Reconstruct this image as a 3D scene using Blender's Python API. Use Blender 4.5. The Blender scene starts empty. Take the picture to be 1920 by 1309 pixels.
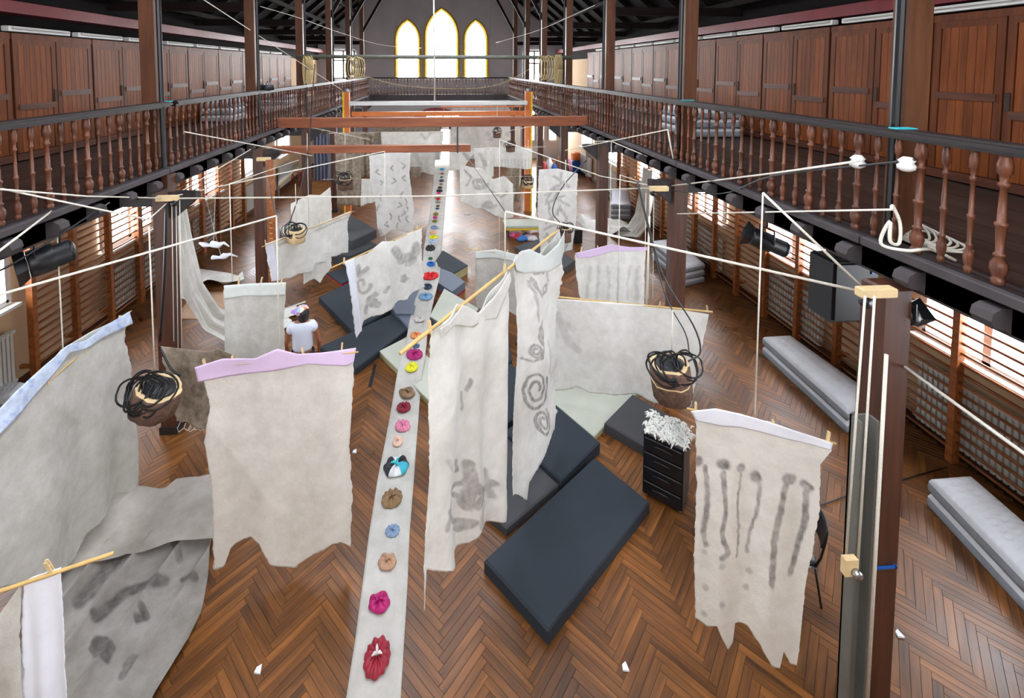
import bpy, math, random
import numpy as np
from mathutils import Vector, Matrix
random.seed(7); rng = np.random.RandomState(7)
PI = math.pi
scene = bpy.context.scene
COL = scene.collection
# ------------------------------------------------------------------ camera, world, exposure
EYE = 5.7; FPX = 860.0; YAW = math.radians(3.4); PITCH = math.radians(3.2); PX, PY = 880.0, 176.0
cam_d = bpy.data.cameras.new('camera'); cam = bpy.data.objects.new('camera', cam_d); COL.objects.link(cam)
cam.location = (0, 0, EYE); cam.rotation_euler = (PI/2-PITCH, 0, -YAW)
cam_d.sensor_width = 36; cam_d.lens = FPX/1920*36
cam_d.shift_x = (960-PX)/1920; cam_d.shift_y = (PY-654.5)/1920
cam_d.clip_start = .05; cam_d.clip_end = 200
scene.camera = cam
w = bpy.data.worlds.new('world'); scene.world = w; w.use_nodes = True
w.node_tree.nodes['Background'].inputs[0].default_value = (.85, .92, 1, 1)
w.node_tree.nodes['Background'].inputs[1].default_value = 1.0
vs = scene.view_settings
vs.view_transform = 'Standard'; vs.look = 'None'; vs.gamma = 1; vs.use_curve_mapping = False
vs.exposure = 0.02
ROOFFILL = 17.0; NEARFILL = 9.0; SIDEWIN = 17.0; FARGABLE = 30.0
# pixel of the photograph -> point of the hall, used to measure positions on known planes
_F = np.array([math.sin(YAW)*math.cos(PITCH), math.cos(YAW)*math.cos(PITCH), -math.sin(PITCH)])
_R = np.array([math.cos(YAW), -math.sin(YAW), 0.]); _U = np.cross(_R, _F); _C = np.array([0, 0, EYE])
def ray(x, y): return _F+_R*(x-PX)/FPX-_U*(y-PY)/FPX
def on(ax, x, y, v):
    r = ray(x, y); return _C+r*((v-_C[ax])/r[ax])
def onz(x, y, z=0.): return on(2, x, y, z)
def onx(x, y, X): return on(0, x, y, X)
def ony(x, y, Y): return on(1, x, y, Y)
def V(p): return Vector((float(p[0]), float(p[1]), float(p[2])))
# ------------------------------------------------------------------ materials
def lin(c): return tuple((((v/255)+.055)/1.055)**2.4 if v/255 > .04045 else v/255/12.92 for v in c)
def newmat(name):
    m = bpy.data.materials.new(name); m.use_nodes = True
    nt = m.node_tree; return m, nt, nt.nodes['Principled BSDF']
def plain(name, c, rough=.6, metal=0., noise=.12, scale=6., bump=0.):
    m, nt, b = newmat(name); L = nt.links
    tc = nt.nodes.new('ShaderNodeTexCoord'); n = nt.nodes.new('ShaderNodeTexNoise'); n.inputs['Scale'].default_value = scale
    n.inputs['Detail'].default_value = 5
    L.new(tc.outputs['Object'], n.inputs['Vector'])
    mx = nt.nodes.new('ShaderNodeMix'); mx.data_type = 'RGBA'
    c = lin(c)
    mx.inputs[6].default_value = (*[v*(1-noise*2) for v in c], 1); mx.inputs[7].default_value = (*[min(1, v*(1+noise*2)) for v in c], 1)
    L.new(n.outputs['Fac'], mx.inputs[0]); L.new(mx.outputs[2], b.inputs['Base Color'])
    b.inputs['Roughness'].default_value = rough; b.inputs['Metallic'].default_value = metal
    if bump:
        bp = nt.nodes.new('ShaderNodeBump'); bp.inputs['Strength'].default_value = bump; bp.inputs['Distance'].default_value = .02
        L.new(n.outputs['Fac'], bp.inputs['Height']); L.new(bp.outputs['Normal'], b.inputs['Normal'])
    return m
def wood(name, c1, c2, axis=2, rough=.45, scale=5., vary=.35, bump=.15, spec=.5, patch=0.):
    """grain stretched along one object axis, tone varied per board"""
    m, nt, b = newmat(name); L = nt.links; N = nt.nodes.new
    tc = N('ShaderNodeTexCoord'); mp = N('ShaderNodeMapping'); sc = [scale*4]*3; sc[axis] = scale*.35
    mp.inputs['Scale'].default_value = sc
    oi = N('ShaderNodeObjectInfo'); ge = N('ShaderNodeNewGeometry'); ad = N('ShaderNodeMath'); ad.operation = 'ADD'
    L.new(oi.outputs['Random'], ad.inputs[0]); L.new(ge.outputs['Random Per Island'], ad.inputs[1])
    wn = N('ShaderNodeTexWhiteNoise'); wn.noise_dimensions = '1D'; L.new(ad.outputs[0], wn.inputs['W'])
    va = N('ShaderNodeVectorMath'); va.operation = 'MULTIPLY_ADD'
    L.new(wn.outputs['Color'], va.inputs[0]); va.inputs[1].default_value = (7, 7, 7); L.new(tc.outputs['Object'], va.inputs[2])
    L.new(va.outputs[0], mp.inputs['Vector'])
    n = N('ShaderNodeTexNoise'); n.inputs['Scale'].default_value = 1; n.inputs['Detail'].default_value = 6; n.inputs['Roughness'].default_value = .62
    L.new(mp.outputs[0], n.inputs['Vector'])
    mx = N('ShaderNodeMix'); mx.data_type = 'RGBA'; mx.inputs[6].default_value = (*lin(c1), 1); mx.inputs[7].default_value = (*lin(c2), 1)
    rp = N('ShaderNodeMapRange'); rp.inputs[1].default_value = .3; rp.inputs[2].default_value = .7
    L.new(n.outputs['Fac'], rp.inputs[0]); L.new(rp.outputs[0], mx.inputs[0])
    hs = N('ShaderNodeHueSaturation'); mr = N('ShaderNodeMapRange'); mr.inputs[3].default_value = 1-vary; mr.inputs[4].default_value = 1+vary
    L.new(wn.outputs['Value'], mr.inputs[0]); L.new(mr.outputs[0], hs.inputs['Value']); L.new(mx.outputs[2], hs.inputs['Color'])
    if patch:
        pn = N('ShaderNodeTexNoise'); pn.inputs['Scale'].default_value = .7; pn.inputs['Detail'].default_value = 5; L.new(ge.outputs['Position'], pn.inputs['Vector'])
        pm = N('ShaderNodeMapRange'); pm.inputs[1].default_value = .3; pm.inputs[2].default_value = .7; pm.inputs[3].default_value = 1-patch; pm.inputs[4].default_value = 1+patch; L.new(pn.outputs['Fac'], pm.inputs[0])
        pv = N('ShaderNodeVectorMath'); pv.operation = 'SCALE'; L.new(hs.outputs[0], pv.inputs[0]); L.new(pm.outputs[0], pv.inputs['Scale']); L.new(pv.outputs[0], b.inputs['Base Color'])
        pr = N('ShaderNodeMapRange'); pr.inputs[1].default_value = .35; pr.inputs[2].default_value = .65; pr.inputs[3].default_value = rough-.06; pr.inputs[4].default_value = rough+.1; L.new(pn.outputs['Fac'], pr.inputs[0]); L.new(pr.outputs[0], b.inputs['Roughness'])
    else: L.new(hs.outputs[0], b.inputs['Base Color'])
    b.inputs['Roughness'].default_value = rough; b.inputs['Specular IOR Level'].default_value = spec
    if bump:
        bp = N('ShaderNodeBump'); bp.inputs['Strength'].default_value = bump; bp.inputs['Distance'].default_value = .01
        L.new(n.outputs['Fac'], bp.inputs['Height']); L.new(bp.outputs['Normal'], b.inputs['Normal'])
    return m
def felt(name, c, stain=(95, 90, 88), mott=.05, scale=5., bump=.35, fine=90.):
    """wool felt: mottled, with drawn wool marks carried by the vertex attribute 'mark'"""
    m, nt, b = newmat(name); L = nt.links; N = nt.nodes.new
    tc = N('ShaderNodeTexCoord'); n = N('ShaderNodeTexNoise'); n.inputs['Scale'].default_value = scale; n.inputs['Detail'].default_value = 8
    n.inputs['Roughness'].default_value = .65
    n2 = N('ShaderNodeTexNoise'); n2.inputs['Scale'].default_value = fine; n2.inputs['Detail'].default_value = 3
    L.new(tc.outputs['Object'], n.inputs['Vector']); L.new(tc.outputs['Object'], n2.inputs['Vector'])
    c = lin(c); mx = N('ShaderNodeMix'); mx.data_type = 'RGBA'
    mx.inputs[6].default_value = (c[0]*(1-2*mott), c[1]*(1-2.1*mott), c[2]*(1-2.5*mott), 1); mx.inputs[7].default_value = (*[min(.95, v*(1+1.2*mott)) for v in c], 1)
    rp = N('ShaderNodeMapRange'); rp.inputs[1].default_value = .32; rp.inputs[2].default_value = .62
    L.new(n.outputs['Fac'], rp.inputs[0]); L.new(rp.outputs[0], mx.inputs[0])
    at = N('ShaderNodeAttribute'); at.attribute_name = 'mark'
    nb = N('ShaderNodeMapRange'); nb.inputs[1].default_value = .35; nb.inputs[2].default_value = .65; nb.inputs[3].default_value = .55; nb.inputs[4].default_value = 1.
    n3 = N('ShaderNodeTexNoise'); n3.inputs['Scale'].default_value = 11; n3.inputs['Detail'].default_value = 4
    L.new(tc.outputs['Object'], n3.inputs['Vector']); L.new(n3.outputs['Fac'], nb.inputs[0])
    mu = N('ShaderNodeMath'); mu.operation = 'MULTIPLY'; L.new(at.outputs['Fac'], mu.inputs[0]); L.new(nb.outputs[0], mu.inputs[1])
    m2 = N('ShaderNodeMix'); m2.data_type = 'RGBA'; L.new(mu.outputs[0], m2.inputs[0]); L.new(mx.outputs[2], m2.inputs[6]); m2.inputs[7].default_value = (*lin(stain), 1)
    L.new(m2.outputs[2], b.inputs['Base Color']); b.inputs['Roughness'].default_value = .95; b.inputs['Specular IOR Level'].default_value = .15
    bp = N('ShaderNodeBump'); bp.inputs['Strength'].default_value = bump; bp.inputs['Distance'].default_value = .03
    s = N('ShaderNodeMath'); s.operation = 'MULTIPLY_ADD'; s.inputs[1].default_value = .25; L.new(n2.outputs['Fac'], s.inputs[0]); L.new(n.outputs['Fac'], s.inputs[2])
    L.new(s.outputs[0], bp.inputs['Height']); L.new(bp.outputs['Normal'], b.inputs['Normal'])
    return m
def glow(name, c, s):
    m, nt, b = newmat(name); b.inputs['Base Color'].default_value = (.8, .8, .8, 1)
    b.inputs['Emission Color'].default_value = (*lin(c), 1); b.inputs['Emission Strength'].default_value = s; return m
MT = dict(
 parquet=wood('oak_parquet', (68, 40, 17), (134, 84, 38), 0, .33, 3.5, .3, .05, .5, .34),
 parquet_y=wood('oak_parquet_y', (68, 40, 17), (134, 84, 38), 1, .33, 3.5, .3, .05, .5, .34),
 subfloor=plain('subfloor', (45, 30, 20)),
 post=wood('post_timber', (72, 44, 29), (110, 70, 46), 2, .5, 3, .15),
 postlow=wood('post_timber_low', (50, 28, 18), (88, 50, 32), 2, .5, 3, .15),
 beam=wood('beam_timber', (120, 66, 40), (168, 100, 66), 0, .6, 3, .1),
 dark=wood('dark_timber', (24, 18, 17), (46, 36, 34), 1, .6, 3, .25),
 joist=plain('joist_paint', (66, 60, 62), .75, noise=.25),
 rail=wood('rail_timber', (22, 18, 19), (46, 40, 40), 1, .38, 4, .1),
 baluster=wood('baluster_timber', (60, 34, 23), (118, 70, 48), 2, .42, 5, .2),
 cup=wood('cupboard_pine', (88, 42, 13), (130, 68, 26), 2, .5, 3, .16, .15, .3),
 cupf=wood('cupboard_frame', (72, 34, 12), (106, 54, 22), 2, .5, 3, .08, .15, .3),
 cupd=wood('cupboard_ledge', (60, 32, 22), (92, 52, 34), 1, .4, 3, .08),
 bars=wood('wall_bar_timber', (116, 62, 28), (172, 104, 54), 1, .4, 3, .12),
 gfloor=wood('gallery_boards', (36, 26, 22), (66, 50, 43), 1, .45, 2, .18),
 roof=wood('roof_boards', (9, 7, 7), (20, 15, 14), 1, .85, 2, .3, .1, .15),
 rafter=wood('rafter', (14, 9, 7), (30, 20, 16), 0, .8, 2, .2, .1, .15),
 redband=plain('red_painted_plate', (104, 22, 32), .45),
 plaster=plain('cream_plaster', (206, 176, 142), .85, noise=.05, scale=2),
 grey=plain('grey_plaster', (176, 174, 178), .9, noise=.07, scale=1.2, bump=.1),
 white=plain('white_paint', (225, 225, 222), .45, noise=.03),
 sash=plain('window_sash', (214, 212, 208), .5, noise=.03),
 ochre=plain('ochre_stone', (196, 164, 52), .7),
 radiator=plain('radiator_enamel', (196, 194, 188), .4, noise=.04),
 rope=plain('white_rope', (222, 218, 205), .8, noise=.1, scale=60),
 hemp=plain('hemp_rope', (190, 170, 122), .85, noise=.2, scale=40),
 cable=plain('black_cable', (18, 19, 22), .4), cable2=plain('grey_cable', (60, 62, 64), .5),
 blackp=plain('black_plastic', (24, 26, 30), .4, noise=.1), metal=plain('bright_metal', (180, 184, 190), .3, .9),
 alu=plain('aluminium_channel', (112, 112, 106), .5, .1, .15, 3),
 bamboo=plain('bamboo_cane', (206, 172, 108), .5, noise=.15, scale=9), peg=plain('peg_wood', (222, 196, 148), .6),
 lavender=felt('lavender_cotton', (226, 204, 238), mott=.03, scale=2, bump=.1), whitec=felt('white_cotton', (232, 236, 248), mott=.03, scale=3, bump=.15),
 bluec=felt('blue_print_cotton', (200, 214, 240), (130, 160, 220), mott=.1, scale=14, bump=.1), palegreen=felt('pale_green_cotton', (216, 222, 219), mott=.04, scale=3),
 felt=felt('white_felt', (227, 227, 222)), felt2=felt('cream_felt', (224, 223, 216)), felt3=felt('grey_felt', (198, 197, 191), mott=.07),
 felt4=felt('smoky_felt', (140, 135, 130), (60, 57, 55), mott=.12, scale=3), felt5=felt('brown_grey_felt', (150, 138, 124), (90, 76, 64), mott=.2, scale=8),
 taupe=felt('taupe_cloth', (158, 152, 146), (58, 55, 53), mott=.12, scale=2, bump=.2),
 runner=felt('runner_linen', (188, 186, 180), (130, 124, 116), mott=.08, scale=2.5, bump=.2),
 matnavy=plain('navy_foam_mat', (36, 45, 54), .8, noise=.1, scale=3, bump=.1), matgrey=plain('grey_foam_mat', (64, 65, 68), .8, noise=.08, scale=3),
 matgreen=plain('pale_green_mat', (182, 186, 172), .7, noise=.06, scale=3), matslate=plain('slate_mat', (96, 106, 122), .65, noise=.07, scale=3),
 matedge=plain('beige_mat_side', (164, 156, 112), .7), red=plain('red_vinyl', (170, 24, 30), .4), yellow=plain('yellow_strip', (238, 200, 40), .5),
 air=plain('grey_flock', (196, 200, 204), .7, noise=.06, scale=5, bump=.1), airs=plain('grey_vinyl_side', (140, 148, 156), .5),
 bark=plain('bark', (112, 86, 72), .95, noise=.35, scale=18, bump=1.), cut=plain('cut_wood', (224, 196, 150), .7, noise=.1, scale=12),
 ply=plain('plywood', (184, 150, 124), .7, noise=.08, scale=4), curtain=plain('grey_blue_curtain', (120, 126, 144), .8, noise=.1),
 poleg=plain('grey_green_pole', (120, 124, 114), .5), blue=plain('blue_plastic', (24, 92, 176), .4), teal=plain('teal_tape', (60, 190, 200), .5), orange=plain('orange_post', (206, 116, 56), .5),
 skin=plain('skin', (150, 92, 66), .55, noise=.06), hair=plain('dark_hair', (34, 24, 28), .5), shirt=plain('pale_tee_shirt', (214, 220, 236), .85, noise=.03, scale=8, bump=.2),
 jeans=plain('dark_trousers', (50, 56, 74), .85), redoor=plain('red_door_paint', (120, 30, 24), .4),
)
MT['pane_gable'] = glow('gable_daylight', (250, 252, 255), FARGABLE); MT['pane_side'] = glow('side_daylight', (240, 246, 255), SIDEWIN)
MT['pane_roof_fill'] = glow('added_roof_glow', (238, 244, 255), ROOFFILL); MT['pane_near_fill'] = glow('added_near_gable_glow', (242, 246, 255), NEARFILL)  # both glows belong to added, out-of-view panes that light the hall
MT['pane_door'] = glow('door_daylight', (250, 252, 255), 45.0)
# ------------------------------------------------------------------ mesh helpers
class B:
    def __init__(s): s.v = []; s.f = []
    def add(s, vs, fs):
        o = len(s.v); s.v += [tuple(map(float, p)) for p in vs]; s.f += [tuple(i+o for i in f) for f in fs]; return s
    def box(s, x0, x1, y0, y1, z0, z1, ch=0.):
        if ch <= 0:
            return s.add([(x0,y0,z0),(x1,y0,z0),(x1,y1,z0),(x0,y1,z0),(x0,y0,z1),(x1,y0,z1),(x1,y1,z1),(x0,y1,z1)],
                [(3,2,1,0),(4,5,6,7),(0,1,5,4),(1,2,6,5),(2,3,7,6),(3,0,4,7)])
        c = ch; P = []
        for z, i in ((z0, c), (z0+c, 0), (z1-c, 0), (z1, c)):
            P += [(x0+i,y0+i,z),(x1-i,y0+i,z),(x1-i,y1-i,z),(x0+i,y1-i,z)]
        Fs = [(3,2,1,0),(12,13,14,15)]
        for r in range(3):
            for k in range(4): a = r*4+k; b_ = r*4+(k+1)%4; Fs.append((a, b_, b_+4, a+4))
        return s.add(P, Fs)
    def prism(s, pts, z0, z1, ch=0.):
        """vertical prism on a convex outline of (x,y); chamfered top"""
        n = len(pts); c = np.mean(np.array(pts), 0); R = []
        lv = [(z0, 0), (z1-ch, 0), (z1, ch)] if ch else [(z0, 0), (z1, 0)]
        for z, i in lv:
            for p in pts:
                d = np.array(p[:2])-c[:2]; L = np.linalg.norm(d)
                q = np.array(p[:2])-d/L*i*1.4 if L else p[:2]; R.append((q[0], q[1], z))
        Fs = [tuple(range(n))[::-1], tuple(range((len(lv)-1)*n, len(lv)*n))]
        for r in range(len(lv)-1):
            for k in range(n): a = r*n+k; b_ = r*n+(k+1)%n; Fs.append((a, b_, b_+n, a+n))
        a2 = sum(pts[i][0]*pts[(i+1) % n][1]-pts[(i+1) % n][0]*pts[i][1] for i in range(n))
        if a2 < 0: Fs = [f[::-1] for f in Fs]
        return s.add(R, Fs)
    def poly(s, pts, th):
        """flat outline of 3d points extruded by vector th"""
        n = len(pts); q = [tuple(np.array(p)+np.array(th)) for p in pts]
        return s.add(list(pts)+q, [tuple(range(n)), tuple(range(2*n-1, n-1, -1))]+[(i, i+n, (i+1) % n+n, (i+1) % n) for i in range(n)])
    def tube(s, pts, r, n=6, cap=True, rs=None):
        pts = [V(p) for p in pts]; m = len(pts); 
        t0 = (pts[1]-pts[0]).normalized(); up = Vector((0,0,1)) if abs(t0.z) < .9 else Vector((1,0,0))
        u = t0.cross(up).normalized(); R = []
        for i, p in enumerate(pts):
            t = (pts[min(i+1, m-1)]-pts[max(i-1, 0)]).normalized()
            u = (u-t*u.dot(t)).normalized(); w_ = t.cross(u); rr = rs[i] if rs else r
            for k in range(n):
                a = 2*PI*k/n; R.append(p+(u*math.cos(a)+w_*math.sin(a))*rr)
        Fs = [(i*n+k, i*n+(k+1) % n, (i+1)*n+(k+1) % n, (i+1)*n+k) for i in range(m-1) for k in range(n)]
        if cap: Fs += [tuple(range(n))[::-1], tuple(range((m-1)*n, m*n))]
        return s.add(R, Fs)
    def lathe(s, prof, n=10, c=(0,0,0), sx=1, sy=1, wob=None):
        R = []
        for (r, z) in prof:
            for k in range(n):
                a = 2*PI*k/n; q = r*(wob(a, z) if wob else 1); R.append((c[0]+q*math.cos(a)*sx, c[1]+q*math.sin(a)*sy, c[2]+z))
        m = len(prof)
        Fs = [(i*n+k, i*n+(k+1) % n, (i+1)*n+(k+1) % n, (i+1)*n+k) for i in range(m-1) for k in range(n)]
        Fs += [tuple(range(n))[::-1], tuple(range((m-1)*n, m*n))]
        return s.add(R, Fs)
    def mesh(s, name, mat, smooth=False, loc=(0,0,0)):
        me = bpy.data.meshes.new(name); l = loc
        me.from_pydata([(a-l[0], b-l[1], c-l[2]) for a, b, c in s.v], [], s.f)
        if mat: me.materials.append(MT[mat] if isinstance(mat, str) else mat)
        if smooth: me.polygons.foreach_set('use_smooth', [True]*len(me.polygons))
        me.update(); return me
def wloc(o):
    l = Vector(o.location)
    while o.parent: o = o.parent; l += Vector(o.location)
    return l
def link(name, me, parent=None, loc=None):
    o = bpy.data.objects.new(name, me); COL.objects.link(o)
    if parent: o.parent = parent
    if loc is not None: o.location = loc
    return o
def obj(name, b, mat, parent=None, smooth=False, loc=None):
    """world-space builder -> object; origin at parent origin, or at loc for top-level meshes"""
    base = wloc(parent) if parent else V(loc if loc is not None else (0,0,0))
    me = b.mesh(name, mat, smooth, base)
    return link(name, me, parent, None if parent else base)
def tag(o, label=None, cat=None, group=None, kind=None):
    if label: o['label'] = label
    if cat: o['category'] = cat
    if group: o['group'] = group
    if kind: o['kind'] = kind
    return o
def thing(name, label, cat, loc=(0,0,0), group=None, rz=0):
    o = bpy.data.objects.new(name, None); COL.objects.link(o); o.location = loc; o.rotation_euler = (0,0,rz); o.empty_display_size = .1
    return tag(o, label, cat, group)
def struct(name, b, mat, smooth=False, loc=None):
    return tag(obj(name, b, mat, None, smooth, loc), kind='structure')
def sempty(name, loc=(0,0,0)):
    o = bpy.data.objects.new(name, None); COL.objects.link(o); o.location = loc; o['kind'] = 'structure'; return o
ORD = 'first second third fourth fifth sixth seventh eighth ninth tenth eleventh twelfth thirteenth'.split()
# ------------------------------------------------------------------ hall dimensions
XL, XR = -7.6, 7.6; YN, YF = -2.2, 28.5; GZ = 4.15; RL, RR = -4.25, 3.9; PLX, PRX = -4.4, 4.15
# floor: herringbone blocks
Wb = .074; nb = 8; s2 = math.sqrt(.5)
blocks = []
for k in range(-420, 700):
    for m in range(-14, 30):
        for kind in (0, 1):
            if kind == 0: u, v_, du, dv = k+2*nb*m, k, nb, 1
            else: u, v_, du, dv = k+nb+2*nb*m, k+1-nb, 1, nb
            cu, cv = (u+du/2)*Wb, (v_+dv/2)*Wb
            x = (cu-cv)*s2; y = (cu+cv)*s2
            if XL+.2 < x < XR-.2 and .9 < y < YF-.2: blocks.append((x, y, kind))
def blockmesh(kind):
    L, W_ = nb*Wb-.0012, Wb-.0012; c = .0018; hx, hy = (L/2, W_/2) if kind == 0 else (W_/2, L/2)
    P = [(-hx,-hy,0),(hx,-hy,0),(hx,hy,0),(-hx,hy,0),(-hx+c,-hy+c,.004),(hx-c,-hy+c,.004),(hx-c,hy-c,.004),(-hx+c,hy-c,.004)]
    return P, [(4,5,6,7),(0,1,5,4),(1,2,6,5),(2,3,7,6),(3,0,4,7)]
floor = struct('floor', B().box(XL, XR, YN, YF, -.12, -.002), 'subfloor')
mes = [bpy.data.meshes.new('parquet_block') for _ in (0, 1)]
for kd in (0, 1):
    P, Fc = blockmesh(kd); mes[kd].from_pydata(P, [], Fc); mes[kd].materials.append(MT['parquet' if kd == 0 else 'parquet_y'])
def seen(x, y):
    d = np.array([x, y, 0])-_C; zc = d@_F; px = PX+FPX*(d@_R)/zc; py = PY-FPX*(d@_U)/zc
    return -40 < px < 1960 and py < 1330
near = sorted([b for b in blocks if b[1] > 3 and seen(b[0], b[1]) and not (-4.5 < b[0] < -2.6 and b[1] < 5.5)], key=lambda b: b[1]+.0*abs(b[0]))[:300]
ns = set(near)
for (x, y, kd) in near:
    o = link('parquet_block', mes[kd], floor, (x, y, -.002+random.uniform(-.0006, .0006))); o.rotation_euler = (0, 0, PI/4)
far_b = [b for b in blocks if b not in ns]
for kd in (0, 1):
    sub = np.array([(b[0], b[1]) for b in far_b if b[2] == kd]); P, Fc = blockmesh(kd); P = np.array(P)
    n = len(sub); off = np.column_stack([(sub[:, 0]+sub[:, 1])*s2, (sub[:, 1]-sub[:, 0])*s2, rng.uniform(-.0026, -.0014, n)])
    A = (P[None]+off[:, None]).reshape(-1, 3); Fa = (np.array(Fc)[None]+8*np.arange(n)[:, None, None]).reshape(-1, 4)
    me = bpy.data.meshes.new('parquet_field'); me.from_pydata(A.tolist(), [], Fa.tolist()); me.materials.append(MT['parquet' if kd == 0 else 'parquet_y'])
    o = link('parquet_field', me, floor); o.rotation_euler = (0, 0, PI/4); o['kind'] = 'stuff'
# side walls
struct('wall_left', B().box(XL-.25, XL, YN, YF, 0, 7.5), 'plaster')
struct('wall_right', B().box(XR, XR+.25, YN, YF, 0, 7.5), 'plaster')
# end walls (gable outline)
def gable(y0, y1):
    pts = [(XL-.25, y0, 0), (XR+.25, y0, 0), (XR+.25, y0, 7.3), (0, y0, 13.9), (XL-.25, y0, 7.3)]
    return B().poly(pts, (0, y1-y0, 0))
struct('wall_far', gable(YF, YF+.3), 'grey'); struct('wall_near', gable(YN-.3, YN), 'plaster')
bm = B().box(-3.4, -2.9, YF-.08, YF, 5.2, 12).box(3.0, 3.5, YF-.08, YF, 5.2, 12); struct('trim_1', bm, 'grey')
# lancet windows
def lancet(cx, hw, z0, z1, y, dy, pane, k, fmat='ochre'):
    zs = z1-hw*1.7; pts = [(-hw, z0)]
    R = (hw*hw+(z1-zs)**2)/(2*hw)
    a1 = math.atan2(z1-zs, R-hw)
    for i in range(9):
        a = a1*i/8; pts.append((-hw+R-R*math.cos(a), zs+R*math.sin(a)))
    pts += [(-q[0], q[1]) for q in pts[::-1][1:]]
    root = sempty('window_%d' % k, (cx, y, z0))
    obj('pane', B().poly([(cx+p[0], y-dy*.01, p[1]) for p in pts], (0, dy*.02, 0)), pane, root)
    obj('window_frame', B().tube([(cx+p[0], y-dy*.05, p[1]) for p in pts], .12, 6), fmat, root)
    c = B()                                                   # cusped tracery along the arch
    for i in range(3, len(pts)-3, 1):
        p = pts[i]; q = (p[0]*.86, z0+(p[1]-z0)*.975); c.tube([(cx+p[0], y-dy*.04, p[1]), (cx+q[0], y-dy*.04, q[1]-.02)], .045, 4)
    for xx in (-hw*.0,): pass
    obj('tracery', c, 'dark', root)
    obj('sill', B().box(cx-hw-.1, cx+hw+.1, min(y, y-dy*.25), max(y, y-dy*.25), z0-.14, z0), 'sash', root)
    return root
lancet(-.02, 1.0, 5.1, 9.35, YF-.02, 1, 'pane_gable', 1); lancet(-2.1, .72, 5.1, 8.65, YF-.02, 1, 'pane_gable', 2); lancet(2.08, .70, 5.1, 8.65, YF-.02, 1, 'pane_gable', 3)
for i, (cx, hw, z1) in enumerate(((0, 1.3, 10.2), (-3.0, 1.0, 9.3), (3.0, 1.0, 9.3))): lancet(cx, hw, 5.2, z1, YN+.02, -1, 'pane_near_fill', 4+i)  # added windows behind the camera, glowing to light the cloth fronts
def casement(cx, z0, z1, hw, y, k):
    r = sempty('window_%d' % k, (cx, y, z0)); obj('pane', B().box(cx-hw, cx+hw, y-.02, y, z0, z1), 'pane_gable', r)
    f = B()
    for xx in (-hw, 0, hw): f.box(cx+xx-.06, cx+xx+.06, y-.09, y-.02, z0, z1)
    for zz in (z0, (z0*.35+z1*.65), z1): f.box(cx-hw-.06, cx+hw+.06, y-.09, y-.02, zz-.05, zz+.05)
    obj('window_frame', f, 'sash', r)
casement(-6.0, 5.1, 6.75, .65, YF-.01, 7); casement(5.75, 4.6, 6.75, .6, YF-.01, 8)
# far lower wall: bright arched doorway and two tall narrow windows
r = sempty('door_1', (0.25, YF, 0))
obj('pane', B().box(-.05, .42, YF-.04, YF-.01, 0.02, 1.9), 'pane_door', r)
obj('door_frame', B().box(-.17, -.05, YF-.14, YF, 0, 2.1).box(.42, .54, YF-.14, YF, 0, 2.1).box(-.17, .54, YF-.14, YF, 1.9, 2.1), 'sash', r)
r = sempty('window_9', (-.3, YF, 2.3)); arc = [(-.35+1.55*math.cos(a), YF-.06, 2.3+.95*math.sin(a)) for a in np.linspace(0, PI, 13)]
obj('window_frame', B().poly(arc, (0, .05, 0)), 'redoor', r)
f = B()
for q in range(4): f.box(-.95+q*.52, -.95+q*.52+.42, YF-.09, YF-.06, 2.4, 2.78)
obj('pane', f, 'pane_door', r)
for i, x0 in enumerate((5.35, 5.95, 6.75)):
    r = sempty('window_%d' % (10+i), (x0, YF, 1.0)); obj('pane', B().box(x0, x0+.42, YF-.03, YF-.01, 1.2, 3.4), 'pane_door', r)
    obj('window_frame', B().box(x0-.06, x0, YF-.1, YF, 1.1, 3.5).box(x0+.42, x0+.48, YF-.1, YF, 1.1, 3.5).box(x0, x0+.42, YF-.1, YF, 3.4, 3.5).box(x0, x0+.42, YF-.1, YF, 1.1, 1.2), 'sash', r)
# side windows under the galleries, radiators beneath
kwin = 13
for side, X, ys, zs in ((-1, XL, [3.8, 7.35, 11.3, 14.9, 18.5, 22.1], 1.65), (1, XR, [2.4, 5.7, 9.2, 12.5, 16.1, 19.7, 23.3], 1.58)):
    for y in ys:
        hw = .85; r = sempty('window_%d' % kwin, (X, y, zs)); kwin += 1; s = -side
        obj('pane', B().box(*sorted((X+s*.01, X+s*.03)), y-hw, y+hw, zs, 3.5), 'pane_side', r)
        f = B()
        for yy in (-hw, 0, hw): f.box(*sorted((X+s*.03, X+s*.09)), y+yy-.05, y+yy+.05, zs, 3.5)
        for zz in (zs, 2.9, 3.5): f.box(*sorted((X+s*.03, X+s*.09)), y-hw, y+hw, zz-.05, zz+.05)
        obj('window_frame', f, 'sash', r)
        obj('sill', B().box(*sorted((X, X+s*.22)), y-hw-.1, y+hw+.1, zs-.1, zs-.05), 'white', r)
        t = thing('radiator', '%s ribbed cream radiator from the camera end under the %s side windows' % (ORD[ys.index(y)], 'left' if side < 0 else 'right'), 'radiator', (X+s*.12, y, .15), 'radiators along the %s wall' % ('left' if side < 0 else 'right'))
        f = B()
        for q in range(22): yy = y-.8+q*.075; f.box(*sorted((X+s*.07, X+s*.17)), yy-.024, yy+.024, .2, 1.15)
        g = tag(obj('fin', f, 'radiator', t), kind='stuff')
        obj('header', B().tube([(X+s*.12, y-.84, 1.12), (X+s*.12, y+.86, 1.12)], .045, 8).tube([(X+s*.12, y-.84, .24), (X+s*.12, y+.86, .24)], .045, 8), 'radiator', t)
# baseboards
struct('baseboard_left', B().box(XL, XL+.03, YN, YF, 0, .14), 'cupd'); struct('baseboard_right', B().box(XR-.03, XR, YN, YF, 0, .14), 'cupd')
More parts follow.
